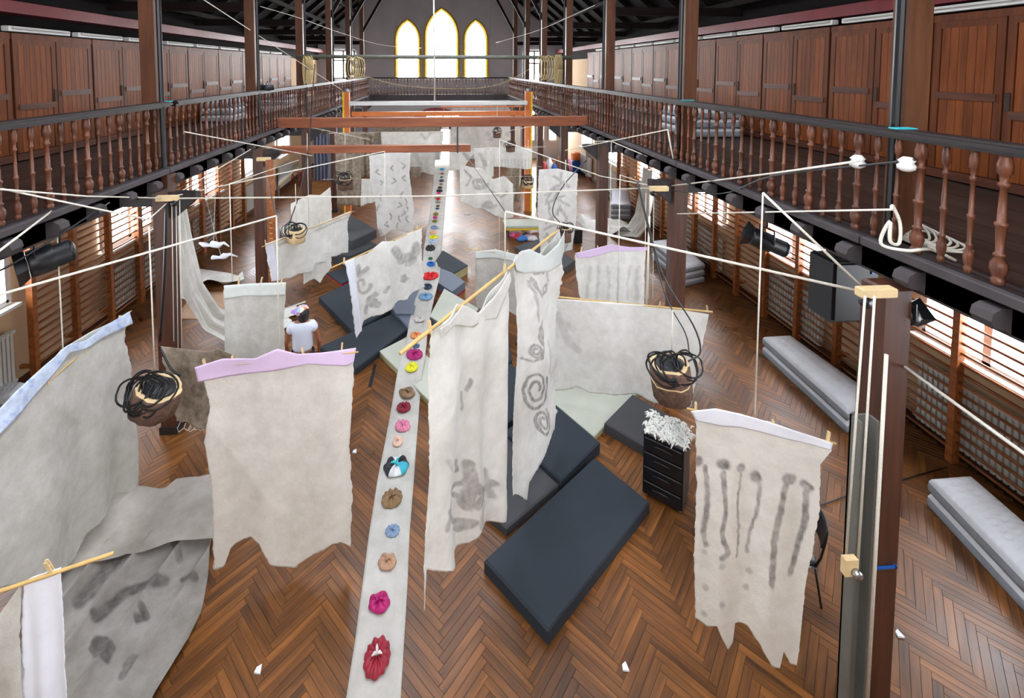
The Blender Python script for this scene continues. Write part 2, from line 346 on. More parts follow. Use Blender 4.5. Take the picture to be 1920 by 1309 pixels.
# roof
ceil = sempty('ceiling', (0, 0, 7.3)); SL = .86
def zr(x): return 7.32+SL*(7.6-abs(x))
for s in (-1, 1):
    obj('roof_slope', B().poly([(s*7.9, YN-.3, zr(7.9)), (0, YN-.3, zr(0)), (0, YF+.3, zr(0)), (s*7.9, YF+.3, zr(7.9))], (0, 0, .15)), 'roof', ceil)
    for k in range(22):
        y = YN+.5+k*1.4
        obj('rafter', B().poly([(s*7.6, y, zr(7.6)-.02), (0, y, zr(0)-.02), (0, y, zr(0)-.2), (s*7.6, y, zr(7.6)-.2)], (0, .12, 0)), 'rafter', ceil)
    for k in range(7):
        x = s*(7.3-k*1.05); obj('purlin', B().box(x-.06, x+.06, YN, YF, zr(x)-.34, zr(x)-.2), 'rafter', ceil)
    for k in range(5):                                     # glowing panes added to the slopes as roof light, all above the view
        y0 = -.6+k*3.6; xa, xb = s*1.4, s*3.2
        obj('added_roof_pane', B().poly([(xa, y0, zr(xa)-.03), (xb, y0, zr(xb)-.03), (xb, y0+2.2, zr(xb)-.03), (xa, y0+2.2, zr(xa)-.03)], (0, 0, .02)), 'pane_roof_fill', ceil)
# dark lining and red plate above the cupboards
for s, nm in ((-1, 'trim_2'), (1, 'trim_3')):
    x0, x1 = sorted((s*7.6, s*7.1)); struct(nm, B().box(x0, x1, YN, YF-.1, 6.62, 6.82), 'redband')
    x0, x1 = sorted((s*7.59, s*7.5)); struct('trim_%d' % (7 if s < 0 else 8), B().box(x0, x1, YN, YF-.1, 6.2, 7.45), 'roof')
# ------------------------------------------------------------------ galleries
joist_p = B().poly([(0,0,0),(.42,0,0),(.50,0,-.03),(.52,0,-.09),(.48,0,-.14),(.36,0,-.16),(.30,0,-.20),(0,0,-.20)], (0,.13,0)).mesh('joist_end', 'joist')
def gallery(s, XE, side):
    g = sempty('trim_%d' % (4 if s < 0 else 5), (XE, 0, GZ))
    x0, x1 = sorted((XE, s*7.6))
    obj('deck_lining', B().box(x0, x1, 0.6, YF-1.9, GZ-.30, GZ-.07), 'dark', g)
    n = 15; wd = (abs(s*7.6-XE)-.05)/n
    for i in range(n):
        a = XE+s*(.03+i*wd); b_ = a+s*(wd-.006); xa, xb = sorted((a, b_))
        obj('floor_board', B().box(xa, xb, .6, YF-.1, GZ-.07, GZ-.02+random.uniform(-.002, .002)), 'gfloor', g)
    e = XE-s*.10; xa, xb = sorted((e, XE+s*.12))
    for k in range(8):
        obj('edge_board', B().box(xa, xb, .6+k*3.3, .6+(k+1)*3.3-.02, GZ-.06, GZ+.02+random.uniform(-.004, .004), .01), 'joist', g)
    xa, xb = sorted((XE-s*.0, XE+s*.1)); obj('fascia', B().box(xa, xb, .6, YF-1.9, GZ-.28, GZ-.06), 'dark', g)
    for k in range(44):
        y = 1.7+k*.565; o = link('joist_end', joist_p, g, (XE+s*.26, y-0, -.07)); 
        o.location = (s*.22, y, -.10); o.scale = (-s*.72, 1, .95)
    return g
gallery(-1, RL, 'left'); gallery(1, RR, 'right')
# far cross gallery
g = sempty('trim_6', (0, YF-2, GZ))
obj('deck', B().box(RL, RR, YF-1.9, YF, GZ-.3, GZ), 'dark', g); obj('fascia', B().box(RL, RR, YF-2.05, YF-1.9, GZ-.3, GZ+.03), 'joist', g)
# turned balusters
def prof(f):
    P = [(.020,0),(.030,.0),(.032,.05),(.024,.06),(.030,.075),(.040,.12),(.038,.16),(.020,.205),(.028,.215),(.028,.23),(.018,.24),(.021,.33),(.024,.42),(.030,.43),(.030,.45),(.021,.455),(.018,.60),(.016,.70),(.027,.71),(.027,.73),(.018,.74),(.024,.79),(.034,.80),(.036,.86),(.028,.90),(.028,.95)]
    return [(r*f*1.0, z) for r, z in P]
bal1 = B().lathe(prof(.78), 8).mesh('baluster', 'baluster', True); bal2 = B().lathe(prof(1.2), 8).mesh('baluster', 'baluster', True)
def balustrade(p0, p1, label, step=.186, gaps=(), railseg=None, zr_=5.17):
    t = thing('balustrade', label, 'railing', (p0[0], p0[1], GZ)); d = Vector((p1[0]-p0[0], p1[1]-p0[1], 0)); L = d.length; d.normalize(); nrm = Vector((-d.y, d.x, 0))
    n = int(L/step)
    for i in range(n):
        o = link('baluster', bal2 if i % 3 == 0 else bal1, t, d*(i*step+.05)+Vector((0, 0, .02)))
        o.rotation_euler = (0, 0, random.uniform(0, 6))
    segs = railseg or [(0, L)]
    for a, b_ in segs:
        bb = B()
        for hw, z0, z1 in ((.045, .95, .985), (.085, .985, 1.015), (.07, 1.015, 1.035)):
            q = [d*a+nrm*hw, d*b_+nrm*hw, d*b_-nrm*hw, d*a-nrm*hw]; bb.prism([(v.x+p0[0], v.y+p0[1]) for v in q], GZ+z0, GZ+z1)
        obj('handrail', bb, 'rail', t)
        q = [d*a+nrm*.035, d*b_+nrm*.035, d*b_-nrm*.035, d*a-nrm*.035]
        obj('base_rail', B().prism([(v.x+p0[0], v.y+p0[1]) for v in q], GZ+.0, GZ+.035), 'rail', t)
    return t
balustrade((RL, 1.2), (RL, YF-2), 'dark turned-baluster railing along the left gallery', railseg=[(0, 6.15), (6.3, 25.3)])
balustrade((RR, 1.2), (RR, YF-2), 'dark turned-baluster railing along the right gallery')
balustrade((RL, YF-2), (RR, YF-2), 'railing across the far gallery under the pointed windows')
# posts: upper and lower, braces to the roof
for s, X, XLo, y0, nm in ((-1, PLX, -4.27, 3.55, 'left'), (1, PRX, 4.02, 3.84, 'right')):
    for k in range(7):
        y = y0+3.68*k; XLo = XLo if k != 0 or s < 0 else 3.82
        if k == 1 and s > 0: XLo = 4.02
        if y > YF-1: continue
        h = .155; hl = .115; yl = y if k else y-.2
        if not (k == 0 and s < 0):
            t = thing('gallery_post', 'reddish timber post from %s gallery floor to roof, %s in its row' % (nm, ['nearest', 'second', 'third', 'fourth', 'fifth', 'sixth', 'farthest'][k]), 'post', (X, y, GZ), 'upper posts of the %s gallery' % nm)
            hh = .11; hd = .075
            obj('shaft', B().box(X-hh, X+hh, y-hd, y+hd, GZ, zr(X)-.2, .012), 'post', t)
            obj('brace', B().poly([(X-s*.1, y-.07, 7.9), (X-s*.1, y-.07, 7.65), (X-s*2.4, y-.07, zr(X-s*2.4)-.5), (X-s*2.4, y-.07, zr(X-s*2.4)-.2)], (0, .14, 0)), 'rafter', t)
            xa, xb = sorted((X+s*.1, s*7.6)); obj('tie_beam', B().box(xa, xb, y-.07, y+.07, 7.0, 7.2), 'rafter', t)
            if k < 6: obj('down_pipe', B().tube([(X-s*.17, y-.05, GZ), (X-s*.17, y-.05, 9)], .035, 8), 'cable', t)
        t = thing('floor_post', 'dark red timber post under %s gallery edge, %s in its row' % (nm, ['nearest', 'second', 'third', 'fourth', 'fifth', 'sixth', 'farthest'][k]), 'post', (XLo, yl, 0), 'lower posts of the %s gallery' % nm)
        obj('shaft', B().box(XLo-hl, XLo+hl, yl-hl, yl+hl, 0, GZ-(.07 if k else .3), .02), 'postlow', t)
        obj('foot', B().box(XLo-hl-.02, XLo+hl+.02, yl-hl-.02, yl+hl+.02, 0, .12), 'dark', t)
        if k: obj('corbel', B().poly([(XLo-s*.15, y-.08, GZ-.35), (XLo-s*.5, y-.08, GZ-.35), (XLo-s*.5, y-.08, GZ-.45), (XLo-s*.15, y-.08, GZ-.75)], (0, .16, 0)), 'dark', t)
        xa, xb = sorted((XLo, s*7.6))
        if k: obj('cross_beam', B().box(xa, xb, y-.1, y+.1, GZ-.55, GZ-.3), 'dark', t)
# cupboards on both galleries
bw, bh1, bh2 = .115, 1.0, 1.02
mb_hi = B().box(-.006, .02, .003, bw-.003, 0, 1.0).mesh('board', 'cup'); mb_lo = B().box(-.006, .02, .003, bw-.003, 0, .98).mesh('board', 'cup')
def cupboard(s, y0, wdt, idx, htop, openk=False):
    X = s*7.1; sd = 'left' if s < 0 else 'right'
    t = thing('cupboard', '%s pine board cupboard on the %s gallery counted from the camera end' % (ORD[idx], sd), 'cupboard', (X, y0, GZ), 'cupboards along the %s gallery' % sd)
    xa, xb = sorted((X, s*7.55)); obj('body', B().box(xa, xb, y0, y0+wdt, GZ, htop), 'cupf', t)
    xa, xb = sorted((X-s*.05, X)); obj('cornice', B().box(xa, xb, y0, y0+wdt, htop-.1, htop), 'cupf', t); obj('plinth', B().box(xa, xb, y0, y0+wdt, GZ, GZ+.12), 'cupd', t)
    H = htop-GZ-.22; nd = 2; dw = wdt/nd
    for d_ in range(nd):
        ya = y0+d_*dw+.01; yb = ya+dw-.02; z0 = GZ+.13
        dr = obj('door', B().box(*sorted((X-s*.012, X)), ya, yb, z0, z0+H), 'cupf', t)
        xf = sorted((X-s*.045, X-s*.012)); hi = d_ % 2; zm = z0+H*(.50 if hi else .40)
        for (a, b_, c, e) in ((ya, ya+.09, z0, z0+H), (yb-.09, yb, z0, z0+H)):
            obj('stile', B().box(*xf, a, b_, c, e), 'cupf', dr)
        obj('cross_rail', B().box(*sorted((X-s*.06, X-s*.012)), ya+.06, yb-.06, zm-.05, zm+.05), 'cupd', dr)
        obj('top_rail', B().box(*xf, ya+.09, yb-.09, z0+H-.1, z0+H), 'cupf', dr)
        nbd = 6; ww = (yb-ya-.2)/nbd
        for q in range(nbd):
            for zz, me, hh in ((zm+.05, mb_hi, z0+H-.1-zm-.05), (z0, mb_lo, zm-.05-z0)):
                o = link('board', me, dr); o.location = Vector((X-s*.02, ya+.1+q*ww, zz))-wloc(dr); o.scale = (-s, ww/bw, hh/(1.0 if me is mb_hi else .98))
        if d_ == 0: obj('lock_plate', B().box(*sorted((X-s*.058, X-s*.04)), yb-.07, yb-.02, zm+.05, zm+.28), 'dark', dr)
    return t
for i in range(12): cupboard(-1, 1.0+i*1.75, 1.72, i, 6.28); 
for i in range(12): cupboard(1, 1.0+i*1.75, 1.72, i, 6.45)
# fluorescent battens on the cupboard tops
for s in (-1, 1):
    for i in range(13):
        y = 2.2+i*1.45; x = s*7.15; zt = 6.34 if s < 0 else 6.52
        t = thing('strip_lamp', '%s unlit white fluorescent batten from the camera end on the %s cupboards' % (ORD[i] if i < 13 else 'far '+ORD[i-13], 'left' if s < 0 else 'right'), 'lamp', (x, y, zt), 'battens on the %s cupboards' % ('left' if s < 0 else 'right'))
        obj('housing', B().box(x-.06, x+.06, y, y+1.25, zt-.03, zt+.06, .01), 'white', t)
        obj('tube', B().tube([(x-s*.09, y+.04, zt+.03), (x-s*.09, y+1.2, zt+.03)], .018, 8), 'radiator', t)
# wall bars
rung = B().tube([(0, 0, 0), (0, .93, 0)], .02, 6).mesh('rung', 'bars', True)
upr = B().box(-.06, .05, -.045, .045, 0, 2.62, .006).mesh('upright', 'bars')
def wallbars(s, y0, i):
    X = s*7.36; sd = 'left' if s < 0 else 'right'
    t = thing('wall_bars', '%s frame of wooden wall bars from the camera end on the %s wall' % (ORD[i-1], sd), 'wall bars', (X, y0, 0), 'wall bars of the %s wall' % sd)
    for k in range(4 if i == 0 or True else 3):
        o = link('upright', upr, t, (0, k*.96, 0)); o.scale = (s, 1, 1)
        obj('bracket', B().box(*sorted((X, s*7.6)), y0+k*.96-.03, y0+k*.96+.03, 2.45, 2.51).box(*sorted((X, s*7.6)), y0+k*.96-.03, y0+k*.96+.03, .3, .36), 'bars', t)
    for k in range(3):
        for r_ in range(17): link('rung', rung, t, (0, k*.96+.015, .18+r_*.147))
for i in range(3): wallbars(-1, 8.45+i*2.95, i+1)
for i in range(5): wallbars(1, 4.0+i*2.93, i+1)
# ------------------------------------------------------------------ cloths
def resamp(pts, n):
    pts = np.array(pts, float); d = np.r_[0, np.cumsum(np.linalg.norm(np.diff(pts, axis=0), axis=1))]; t = np.linspace(0, d[-1], n)
    return np.column_stack([np.interp(t, d, pts[:, 0]), np.interp(t, d, pts[:, 1])])
def coons(top, bot, left, right, nu, nv):
    """left/right run from top to bottom; corners shared"""
    T = resamp(top, nu); Bt = resamp(bot, nu); L = resamp(left, nv) if left else resamp([top[0], bot[0]], nv); Rr = resamp(right, nv) if right else resamp([top[-1], bot[-1]], nv)
    u = np.linspace(0, 1, nu)[None, :, None]; v = np.linspace(0, 1, nv)[:, None, None]
    G = (1-v)*T[None]+v*Bt[None]+(1-u)*L[:, None]+u*Rr[:, None]
    G -= (1-u)*(1-v)*T[0]+u*(1-v)*T[-1]+(1-u)*v*Bt[0]+u*v*Bt[-1]
    return G
class Sines:
    def __init__(s, seed, n=14, f0=1., f1=6.):
        r = np.random.RandomState(seed); f = np.exp(r.uniform(np.log(f0), np.log(f1), n)); a = r.uniform(0, 2*PI, n)
        s.k = np.column_stack([f*np.cos(a), f*np.sin(a)]); s.p = r.uniform(0, 2*PI, n); s.w = 1/f**.8; s.w /= np.sqrt((s.w**2).sum()/2)
    def __call__(s, x, y): return sum(w_*np.sin(k[0]*x+k[1]*y+p) for k, p, w_ in zip(s.k, s.p, s.w))
def strokes_val(G, strokes):
    M = np.zeros(G.shape[:2]); W1, W2 = Sines(71, 12, .05, .5), Sines(72, 12, .05, .5); k_ = min(1.3, .3+.002*G[..., 1].max()); G = G+k_*np.stack([W1(G[..., 0], G[..., 1]), W2(G[..., 0], G[..., 1])], -1)
    for pts, wd, st in strokes:
        p = np.array(pts, float); D = np.full(M.shape, 1e9)
        if len(p) == 1: D = np.hypot(G[..., 0]-p[0, 0], G[..., 1]-p[0, 1])
        for a, b_ in zip(p[:-1], p[1:]):
            ab = b_-a; t = np.clip(((G-a)@ab)/max(1e-6, ab@ab), 0, 1); q = a+t[..., None]*ab; D = np.minimum(D, np.hypot(*(G-q).transpose(2, 0, 1)))
        M = np.maximum(M, st*np.clip((1.25-D/wd)*2., 0, 1))
    return M
def gridobj(name, P, M, mat, parent=None, thick=.006, loc=None, flip=False):
    nv, nu = P.shape[:2]; idx = np.arange(nv*nu).reshape(nv, nu)
    q = np.stack([idx[:-1, :-1], idx[1:, :-1], idx[1:, 1:], idx[:-1, 1:]], -1).reshape(-1, 4)
    if flip: q = q[:, ::-1]
    base = np.array(wloc(parent) if parent else (loc if loc is not None else P[0, nu//2]))
    me = bpy.data.meshes.new(name); me.from_pydata((P.reshape(-1, 3)-base).tolist(), [], q.tolist())
    a = me.attributes.new('mark', 'FLOAT', 'POINT'); a.data.foreach_set('value', M.reshape(-1).astype(np.float32))
    me.materials.append(MT[mat]); me.polygons.foreach_set('use_smooth', [True]*len(me.polygons)); me.update()
    o = link(name, me, parent, None if parent else Vector(base.tolist()))
    if thick:
        md = o.modifiers.new('thick', 'SOLIDIFY'); md.thickness = thick; md.offset = 0
    return o
def hang(name, label, rod, z, top, bot, left=None, right=None, mat='felt', nu=70, nv=90, fold=.05, nf=3., seed=1, marks=(), hem=None, side=None, cat='cloth', rough=1.2, Yp=None, group=None, wrinkle=.5, gather=0, crease=None):
    """cloth hanging in the vertical plane through the rod; outline measured in the photograph"""
    if Yp is not None: A = ony(*rod[0], Yp); Bp = ony(*rod[1], Yp)
    else: A = onz(*rod[0], z); Bp = onz(*rod[1], z)
    d = Bp-A; d[2] = 0; d /= np.linalg.norm(d); n = np.array([d[1], -d[0], 0]);
    if n@(A-_C) > 0: n = -n
    G = coons(top, bot, left, right, nu, nv); r = np.random.RandomState(seed)
    def jit(m, a):
        x = r.normal(0, 1, m+8); x = np.convolve(x, [.25, .5, .25], 'same')[4:m+4]+.8*np.convolve(r.normal(0, 1, m+12), np.ones(6)/2.45, 'same')[6:m+6]; return x*a*.7
    rr = rough*max(.35, min(1, 6/(onz(*rod[0], z or 2)[1]+1e-3)*1.0))
    G[:, 0, 0] += jit(nv, rr); G[:, -1, 0] += jit(nv, rr); G[-1, :, 1] += jit(nu, rr*1.3)
    D = (_F+_R*((G[..., 0]-PX)/FPX)[..., None]-_U*((G[..., 1]-PY)/FPX)[..., None])
    t = ((A-_C)@n)/(D@n); P = _C+D*t[..., None]
    s = (P-A)@d; v = np.linspace(0, 1, nv)[:, None]; S = Sines(seed); S2 = Sines(seed+50, 20, 6, 22); S3 = Sines(seed+9, 8, .5, 2)
    f = np.cos(2*PI*nf*(s-s.min())/(s.max()-s.min())+S3(s*1.2, P[..., 2]*.4)*1.1)
    wtop = v**.6 if not gather else (.55+.45*v)
    disp = fold*(f*wtop+.45*wrinkle*S(s*1.6, P[..., 2]*.45)*np.minimum(1, v*4+.15))+.003*S2(s, P[..., 2]*.6)*np.minimum(1, v*6)
    cr = (.034 if gather else .010) if crease is None else crease; S4 = Sines(seed+77, 16, 2.5, 9); q4 = S4(s*1.3+.25*P[..., 2], P[..., 2]*.45)
    disp = disp+cr*(1-np.abs(q4))*np.minimum(1, v*5)
    P = P+n*disp[..., None]
    M = strokes_val(G, marks) if marks else np.zeros(G.shape[:2])
    o = gridobj(name, P, M, mat); tag(o, label, cat, group)
    if hem:
        h0, h1, hm = hem; k = max(3, int(nv*h1)); Q = P[:k]+n*.014; Q[0, :, 2] += .012; Q[-1, :, 2] += S2(s[k-1], 0)*.008
        hb = P[:k]-n*.014
        oo = gridobj('hem', Q, np.zeros(Q.shape[:2])+(strokes_val(G[:k], [([(a, b_)], 3, .5) for a, b_ in zip(r.uniform(G[..., 0].min(), G[..., 0].max(), 160), r.uniform(G[:k, :, 1].min(), G[:k, :, 1].max(), 160))]) if hm == 'bluec' else 0), hm, o, .004)
    if side:
        k = max(3, int(nu*side[0])); Q = P[:, :k]+n*.016; oo = gridobj('side_strip', Q, np.zeros(Q.shape[:2]), side[1], o, .004)
    return o, A, Bp, n
def rodobj(p0, p1, label, r=.014, mat='bamboo', name='bamboo_rod', cat='rod'):
    p0, p1 = np.array(p0, float), np.array(p1, float); k = 9
    pts = [p0+(p1-p0)*i/k for i in range(k+1)]; rs = [r*(1+.12*((i % 3) == 1)) for i in range(k+1)]
    o = obj(name, B().tube(pts, r, 7, rs=rs), mat, None, True, pts[0]); return tag(o, label, cat)
pegm = B().box(-.007, .007, -.010, -.003, -.045, .045).box(-.007, .007, .003, .010, -.045, .045).box(-.008, .008, -.004, .004, .004, .012).mesh('peg', 'peg')
def peg(p, label, ang=0, group=None):
    o = link('clothes_peg', pegm, None, V(p)+Vector((0, 0, .03))); o.rotation_euler = (random.uniform(-.2, .2), random.uniform(-.25, .25), ang); o.scale = (1.3, 1.3, 1.3)
    tag(o, label, 'peg', group)
def pegs(A, Bp, px, z, lab, ref):
    for i, (x, y) in enumerate(px):
        d = Bp-A; d[2] = 0; d = d/np.linalg.norm(d); n = np.array([d[1], -d[0], 0]); r = ray(x, y); t = ((A-_C)@n)/(r@n); P = _C+r*t
        P[2] = A[2]; w_ = ['leftmost', 'second', 'third', 'fourth', 'fifth'][i] if len(px) > 1 else 'single'
        peg(P, '%s wooden clothes peg from the left on the %s' % (w_, ref) if len(px) > 1 else 'wooden clothes peg on the %s' % ref, math.atan2(d[1], d[0]))
# front lavender-topped felt
o, A, Bq, n = hang('felt_cloth', 'large plain off-white felt with lavender top hanging left of the long runner', [(370, 690), (668, 655)], 2.55,
   [(380, 706), (440, 684), (520, 668), (590, 670), (664, 662)], [(402, 1062), (420, 1062), (432, 1030), (470, 1008), (486, 1016), (508, 1055), (553, 1067), (590, 1035), (622, 1012), (640, 1014), (657, 1026)],
   [(380, 706), (395, 760), (384, 830), (397, 900), (400, 960), (402, 1062)], [(664, 662), (662, 720), (656, 820), (661, 920), (657, 1026)], 'felt2', 100, 110, .03, 2.5, 11, (), None)
def band(A, Bq, n, top, bot, mat, parent, seed, name='hem', nu=60, nv=10, off=.045, amp=.012, marks=()):
    G = coons(top, bot, None, None, nu, nv); D = (_F+_R*((G[..., 0]-PX)/FPX)[..., None]-_U*((G[..., 1]-PY)/FPX)[..., None])
    t = ((A-_C)@n)/(D@n); P = _C+D*t[..., None]; d = Bq-A; d[2] = 0; d /= np.linalg.norm(d); s = (P-A)@d
    P = P+n*(off+amp*Sines(seed, 14, 3, 14)(s, P[..., 2]*1.5))[..., None]
    return gridobj(name, P, strokes_val(G, marks) if marks else np.zeros(G.shape[:2]), mat, parent, .004)
band(A, Bq, n, [(368, 684), (420, 668), (480, 668), (522, 648), (560, 658), (600, 656), (668, 648)], [(374, 711), (440, 702), (520, 690), (580, 676), (652, 680), (664, 672)], 'lavender', o, 3, amp=.014)
rodobj(onz(366, 692, 2.55), onz(672, 660, 2.55), 'thin cane inside the lavender hem of the big plain felt', .008)
pegs(A, Bq, [(384, 680), (437, 672), (520, 668), (568, 655), (641, 652)], 2.55, '', 'lavender hem of the big plain felt')
# big felt at left with blue printed hem
zr1 = 2.5
o, A, Bq, n = hang('felt_cloth', 'large grey-white felt with blue printed hem hanging along the left side', [(0, 790), (240, 592)], zr1,
   [(-30, 825), (60, 722), (115, 655), (170, 622), (236, 592)], [(-20, 1110), (40, 1092), (95, 1078), (128, 1068), (150, 1045), (165, 1002), (180, 985), (222, 925), (252, 925)],
   [(-30, 825), (-14, 900), (-24, 980), (-20, 1110)], [(236, 592), (229, 640), (241, 690), (250, 790), (258, 860), (252, 925)], 'felt3', 100, 110, .045, 3.2, 22, (), None)
band(A, Bq, n, [(-30, 795), (20, 735), (60, 700), (115, 648), (150, 640), (190, 612), (238, 584)], [(-30, 835), (30, 775), (80, 715), (120, 662), (150, 655), (190, 632), (243, 607)], 'bluec', o, 4, marks=[([(random.uniform(-30, 240), random.uniform(590, 830))], 4, .8) for _ in range(160)])
rodobj(onz(-30, 820, zr1), onz(246, 583, zr1), 'thin cane under the blue printed hem at left', .008)
pegs(A, Bq, [(86, 680), (158, 628), (224, 588)], zr1, '', 'blue printed hem at left')
# diagonal rod with two tall felts
zr2 = 3.4; Rd = [(750, 663), (1046, 432)]
rodobj(onz(*Rd[0], zr2), onz(948, 508, zr2), 'thick bamboo rod hanging diagonally above the centre mats, near half', .017)
rodobj(onz(952, 505, zr2), onz(*Rd[1], zr2), 'thick bamboo rod hanging diagonally above the centre mats, far half', .017)
o, A, Bq, n = hang('felt_cloth', 'tall off-white felt with smoky stain, pointed lower corner, draped over the diagonal rod', Rd, zr2,
   [(812, 622), (830, 605), (856, 570), (868, 572), (890, 588), (915, 560), (945, 512), (951, 505)], [(796, 1146), (799, 1100), (802, 1068), (812, 1071), (845, 1060), (858, 1040), (880, 1020), (900, 985), (940, 972), (944, 940)],
   [(812, 622), (810, 700), (807, 800), (806, 900), (802, 1000), (796, 1060), (796, 1146)], [(951, 505), (950, 600), (944, 700), (952, 740), (948, 800), (944, 860), (940, 900), (944, 940)], 'felt', 110, 150, .05, 3.4, 33,
   [([(880, 712), (876, 730)], 3, .6), ([(866, 735), (872, 770)], 3, .45), ([(862, 870), (866, 890)], 4, .6), ([(880, 870), (885, 920), (878, 950)], 8, .6), ([(915, 885), (918, 930)], 5, .5), ([(850, 925), (875, 912), (900, 925), (925, 905)], 5, .6), ([(880, 905), (905, 920), (890, 945), (862, 935)], 6, .65), ([(840, 960), (860, 985), (885, 975), (865, 1000)], 6, .6), ([(850, 945), (835, 990)], 5, .5), ([(835, 860), (845, 880)], 4, .3), ([(905, 940), (895, 985)], 5, .35)], gather=1)
band(A, Bq, n, [(813, 612), (832, 602), (857, 568), (872, 574), (893, 586), (918, 556), (948, 508)], [(818, 632), (845, 606), (880, 612), (900, 600), (925, 595), (938, 555), (950, 522)], 'felt', o, 6, 'turned_over_flap', off=.05, amp=.015)
pegs(A, Bq, [(806, 618), (946, 500)], zr2, '', 'tall smoky-stained felt')
sp = lambda cx, cy, rx, ry, n_, t0=0, t1=4: [(cx+rx*(1-.75*k/n_)*math.cos(t0+(t1)*PI*k/n_), cy+ry*(1-.75*k/n_)*math.sin(t0+(t1)*PI*k/n_)) for k in range(n_+1)]
o, A, Bq, n = hang('felt_cloth', 'tall narrow felt with grey spiral drawings and twisted top on the diagonal rod', Rd, zr2,
   [(962, 492), (972, 478), (1000, 478), (1018, 470), (1040, 452), (1048, 430)], [(956, 925), (975, 932), (990, 938), (992, 905), (1000, 880), (1020, 838), (1036, 820), (1044, 805)],
   [(962, 492), (970, 560), (969, 660), (968, 760), (964, 840), (956, 925)], [(1048, 430), (1052, 480), (1050, 560), (1046, 640), (1043, 720), (1046, 770), (1044, 805)], 'felt', 100, 160, .05, 1.8, 44,
   [(sp(1004, 730, 24, 42, 36, -.6, 4.2), 2.6, .8), (sp(1016, 790, 15, 26, 28, -.9, 4), 2.4, .75), (sp(1000, 655, 10, 16, 20, 0, 3.5), 2.2, .7), (sp(1012, 625, 9, 20, 20, 1, 3), 2.2, .7), ([(980, 672), (995, 678), (1008, 670), (1014, 645), (1010, 615), (1014, 600)], 2.4, .7),
    ([(995, 520), (1004, 545), (1012, 555), (1022, 548)], 2.5, .6), ([(992, 525), (1000, 560), (1003, 600)], 2.2, .5), ([(1000, 510), (1010, 505), (1018, 512)], 4, .6), ([(1018, 540), (1028, 535), (1030, 548), (1020, 552), (1018, 540)], 2, .7), ([(1026, 500), (1030, 530)], 2, .5), ([(1006, 870), (1022, 850)], 3, .4), ([(1030, 640), (1034, 700)], 2, .3)], gather=1)
band(A, Bq, n, [(958, 486), (972, 470), (990, 466), (1012, 478), (1036, 455), (1048, 430)], [(962, 505), (980, 512), (1000, 510), (1022, 505), (1045, 495), (1053, 470)], 'palegreen', o, 9, 'twisted_flap', off=.06, amp=.03)
pegs(A, Bq, [(975, 470)], zr2, '', 'twisted top of the spiral-drawn felt')
# wide felt behind them
zr3 = 1.86; Rw = [(1045, 560), (1330, 583)]
o, A, Bq, n = hang('felt_cloth', 'wide plain off-white felt hanging right of the spiral-drawn felt, behind log speaker', Rw, zr3,
   [(1038, 560), (1160, 568), (1240, 575), (1330, 590)], [(1030, 728), (1062, 733), (1080, 726), (1105, 735), (1130, 733), (1165, 742), (1195, 742), (1225, 757), (1295, 762)],
   None, [(1330, 590), (1318, 640), (1306, 700), (1295, 762)], 'felt', 90, 60, .05, 2, 55, [([(1045, 590), (1065, 640), (1085, 660)], 7, .25), ([(1050, 600), (1075, 620)], 5, .2)])
rodobj(onz(1036, 556, zr3), onz(1336, 585, zr3), 'bamboo rod across the top of the wide plain felt')
pegs(A, Bq, [(1237, 572), (1326, 583)], zr3, '', 'wide plain felt')
# right front felt with charcoal lines
zr4 = 2.5; R4 = [(1292, 768), (1566, 832)]
o, A, Bq, n = hang('felt_cloth', 'cream felt with six dark lines and white hem hanging at right by the chair', R4, zr4,
   [(1304, 778), (1380, 790), (1440, 790), (1500, 812), (1552, 830)], [(1304, 1164), (1325, 1170), (1343, 1164), (1352, 1185), (1364, 1215), (1374, 1205), (1378, 1170), (1402, 1176), (1425, 1205), (1445, 1240), (1462, 1256), (1470, 1225), (1484, 1255), (1496, 1258), (1500, 1230)],
   [(1304, 778), (1306, 900), (1302, 1040), (1304, 1164)], [(1552, 830), (1560, 845), (1538, 872), (1538, 960), (1525, 1030), (1512, 1110), (1500, 1230)], 'felt2', 110, 130, .035, 2.6, 66,
   [([(1310, 868)], 10, .8), ([(1325, 880), (1326, 960), (1318, 1000), (1324, 1025)], 5, .75), ([(1357, 872)], 11, .9), ([(1357, 890), (1360, 960), (1355, 1000), (1363, 1035), (1352, 1043)], 4.6, .8), ([(1388, 878)], 9, .85), ([(1388, 890), (1385, 960), (1381, 1045)], 2.2, .7), ([(1418, 895)], 11, .85), ([(1425, 905), (1418, 970), (1408, 1000), (1403, 1038)], 3.5, .7),
    ([(1474, 898), (1484, 902)], 9, .8), ([(1475, 905), (1462, 960), (1450, 1010), (1446, 1090)], 6, .8), ([(1508, 912), (1520, 918)], 8, .8), ([(1514, 920), (1512, 980), (1500, 1020), (1484, 1080)], 6, .8)]
   +[([(a, b_)], 6, .45) for a, b_ in ((1322, 1040), (1352, 1058), (1405, 1075), (1400, 1108), (1322, 1100), (1352, 1125), (1322, 1150))])
band(A, Bq, n, [(1294, 764), (1340, 758), (1385, 768), (1440, 786), (1500, 808), (1560, 828)], [(1304, 782), (1350, 792), (1385, 794), (1420, 803), (1480, 822), (1556, 840)], 'whitec', o, 12)
rodobj(onz(1288, 766, zr4), onz(1568, 832, zr4), 'thin cane inside the white hem of the lined felt', .01)
pegs(A, Bq, [(1304, 774), (1446, 798), (1552, 828)], zr4, '', 'white hem of the lined felt')
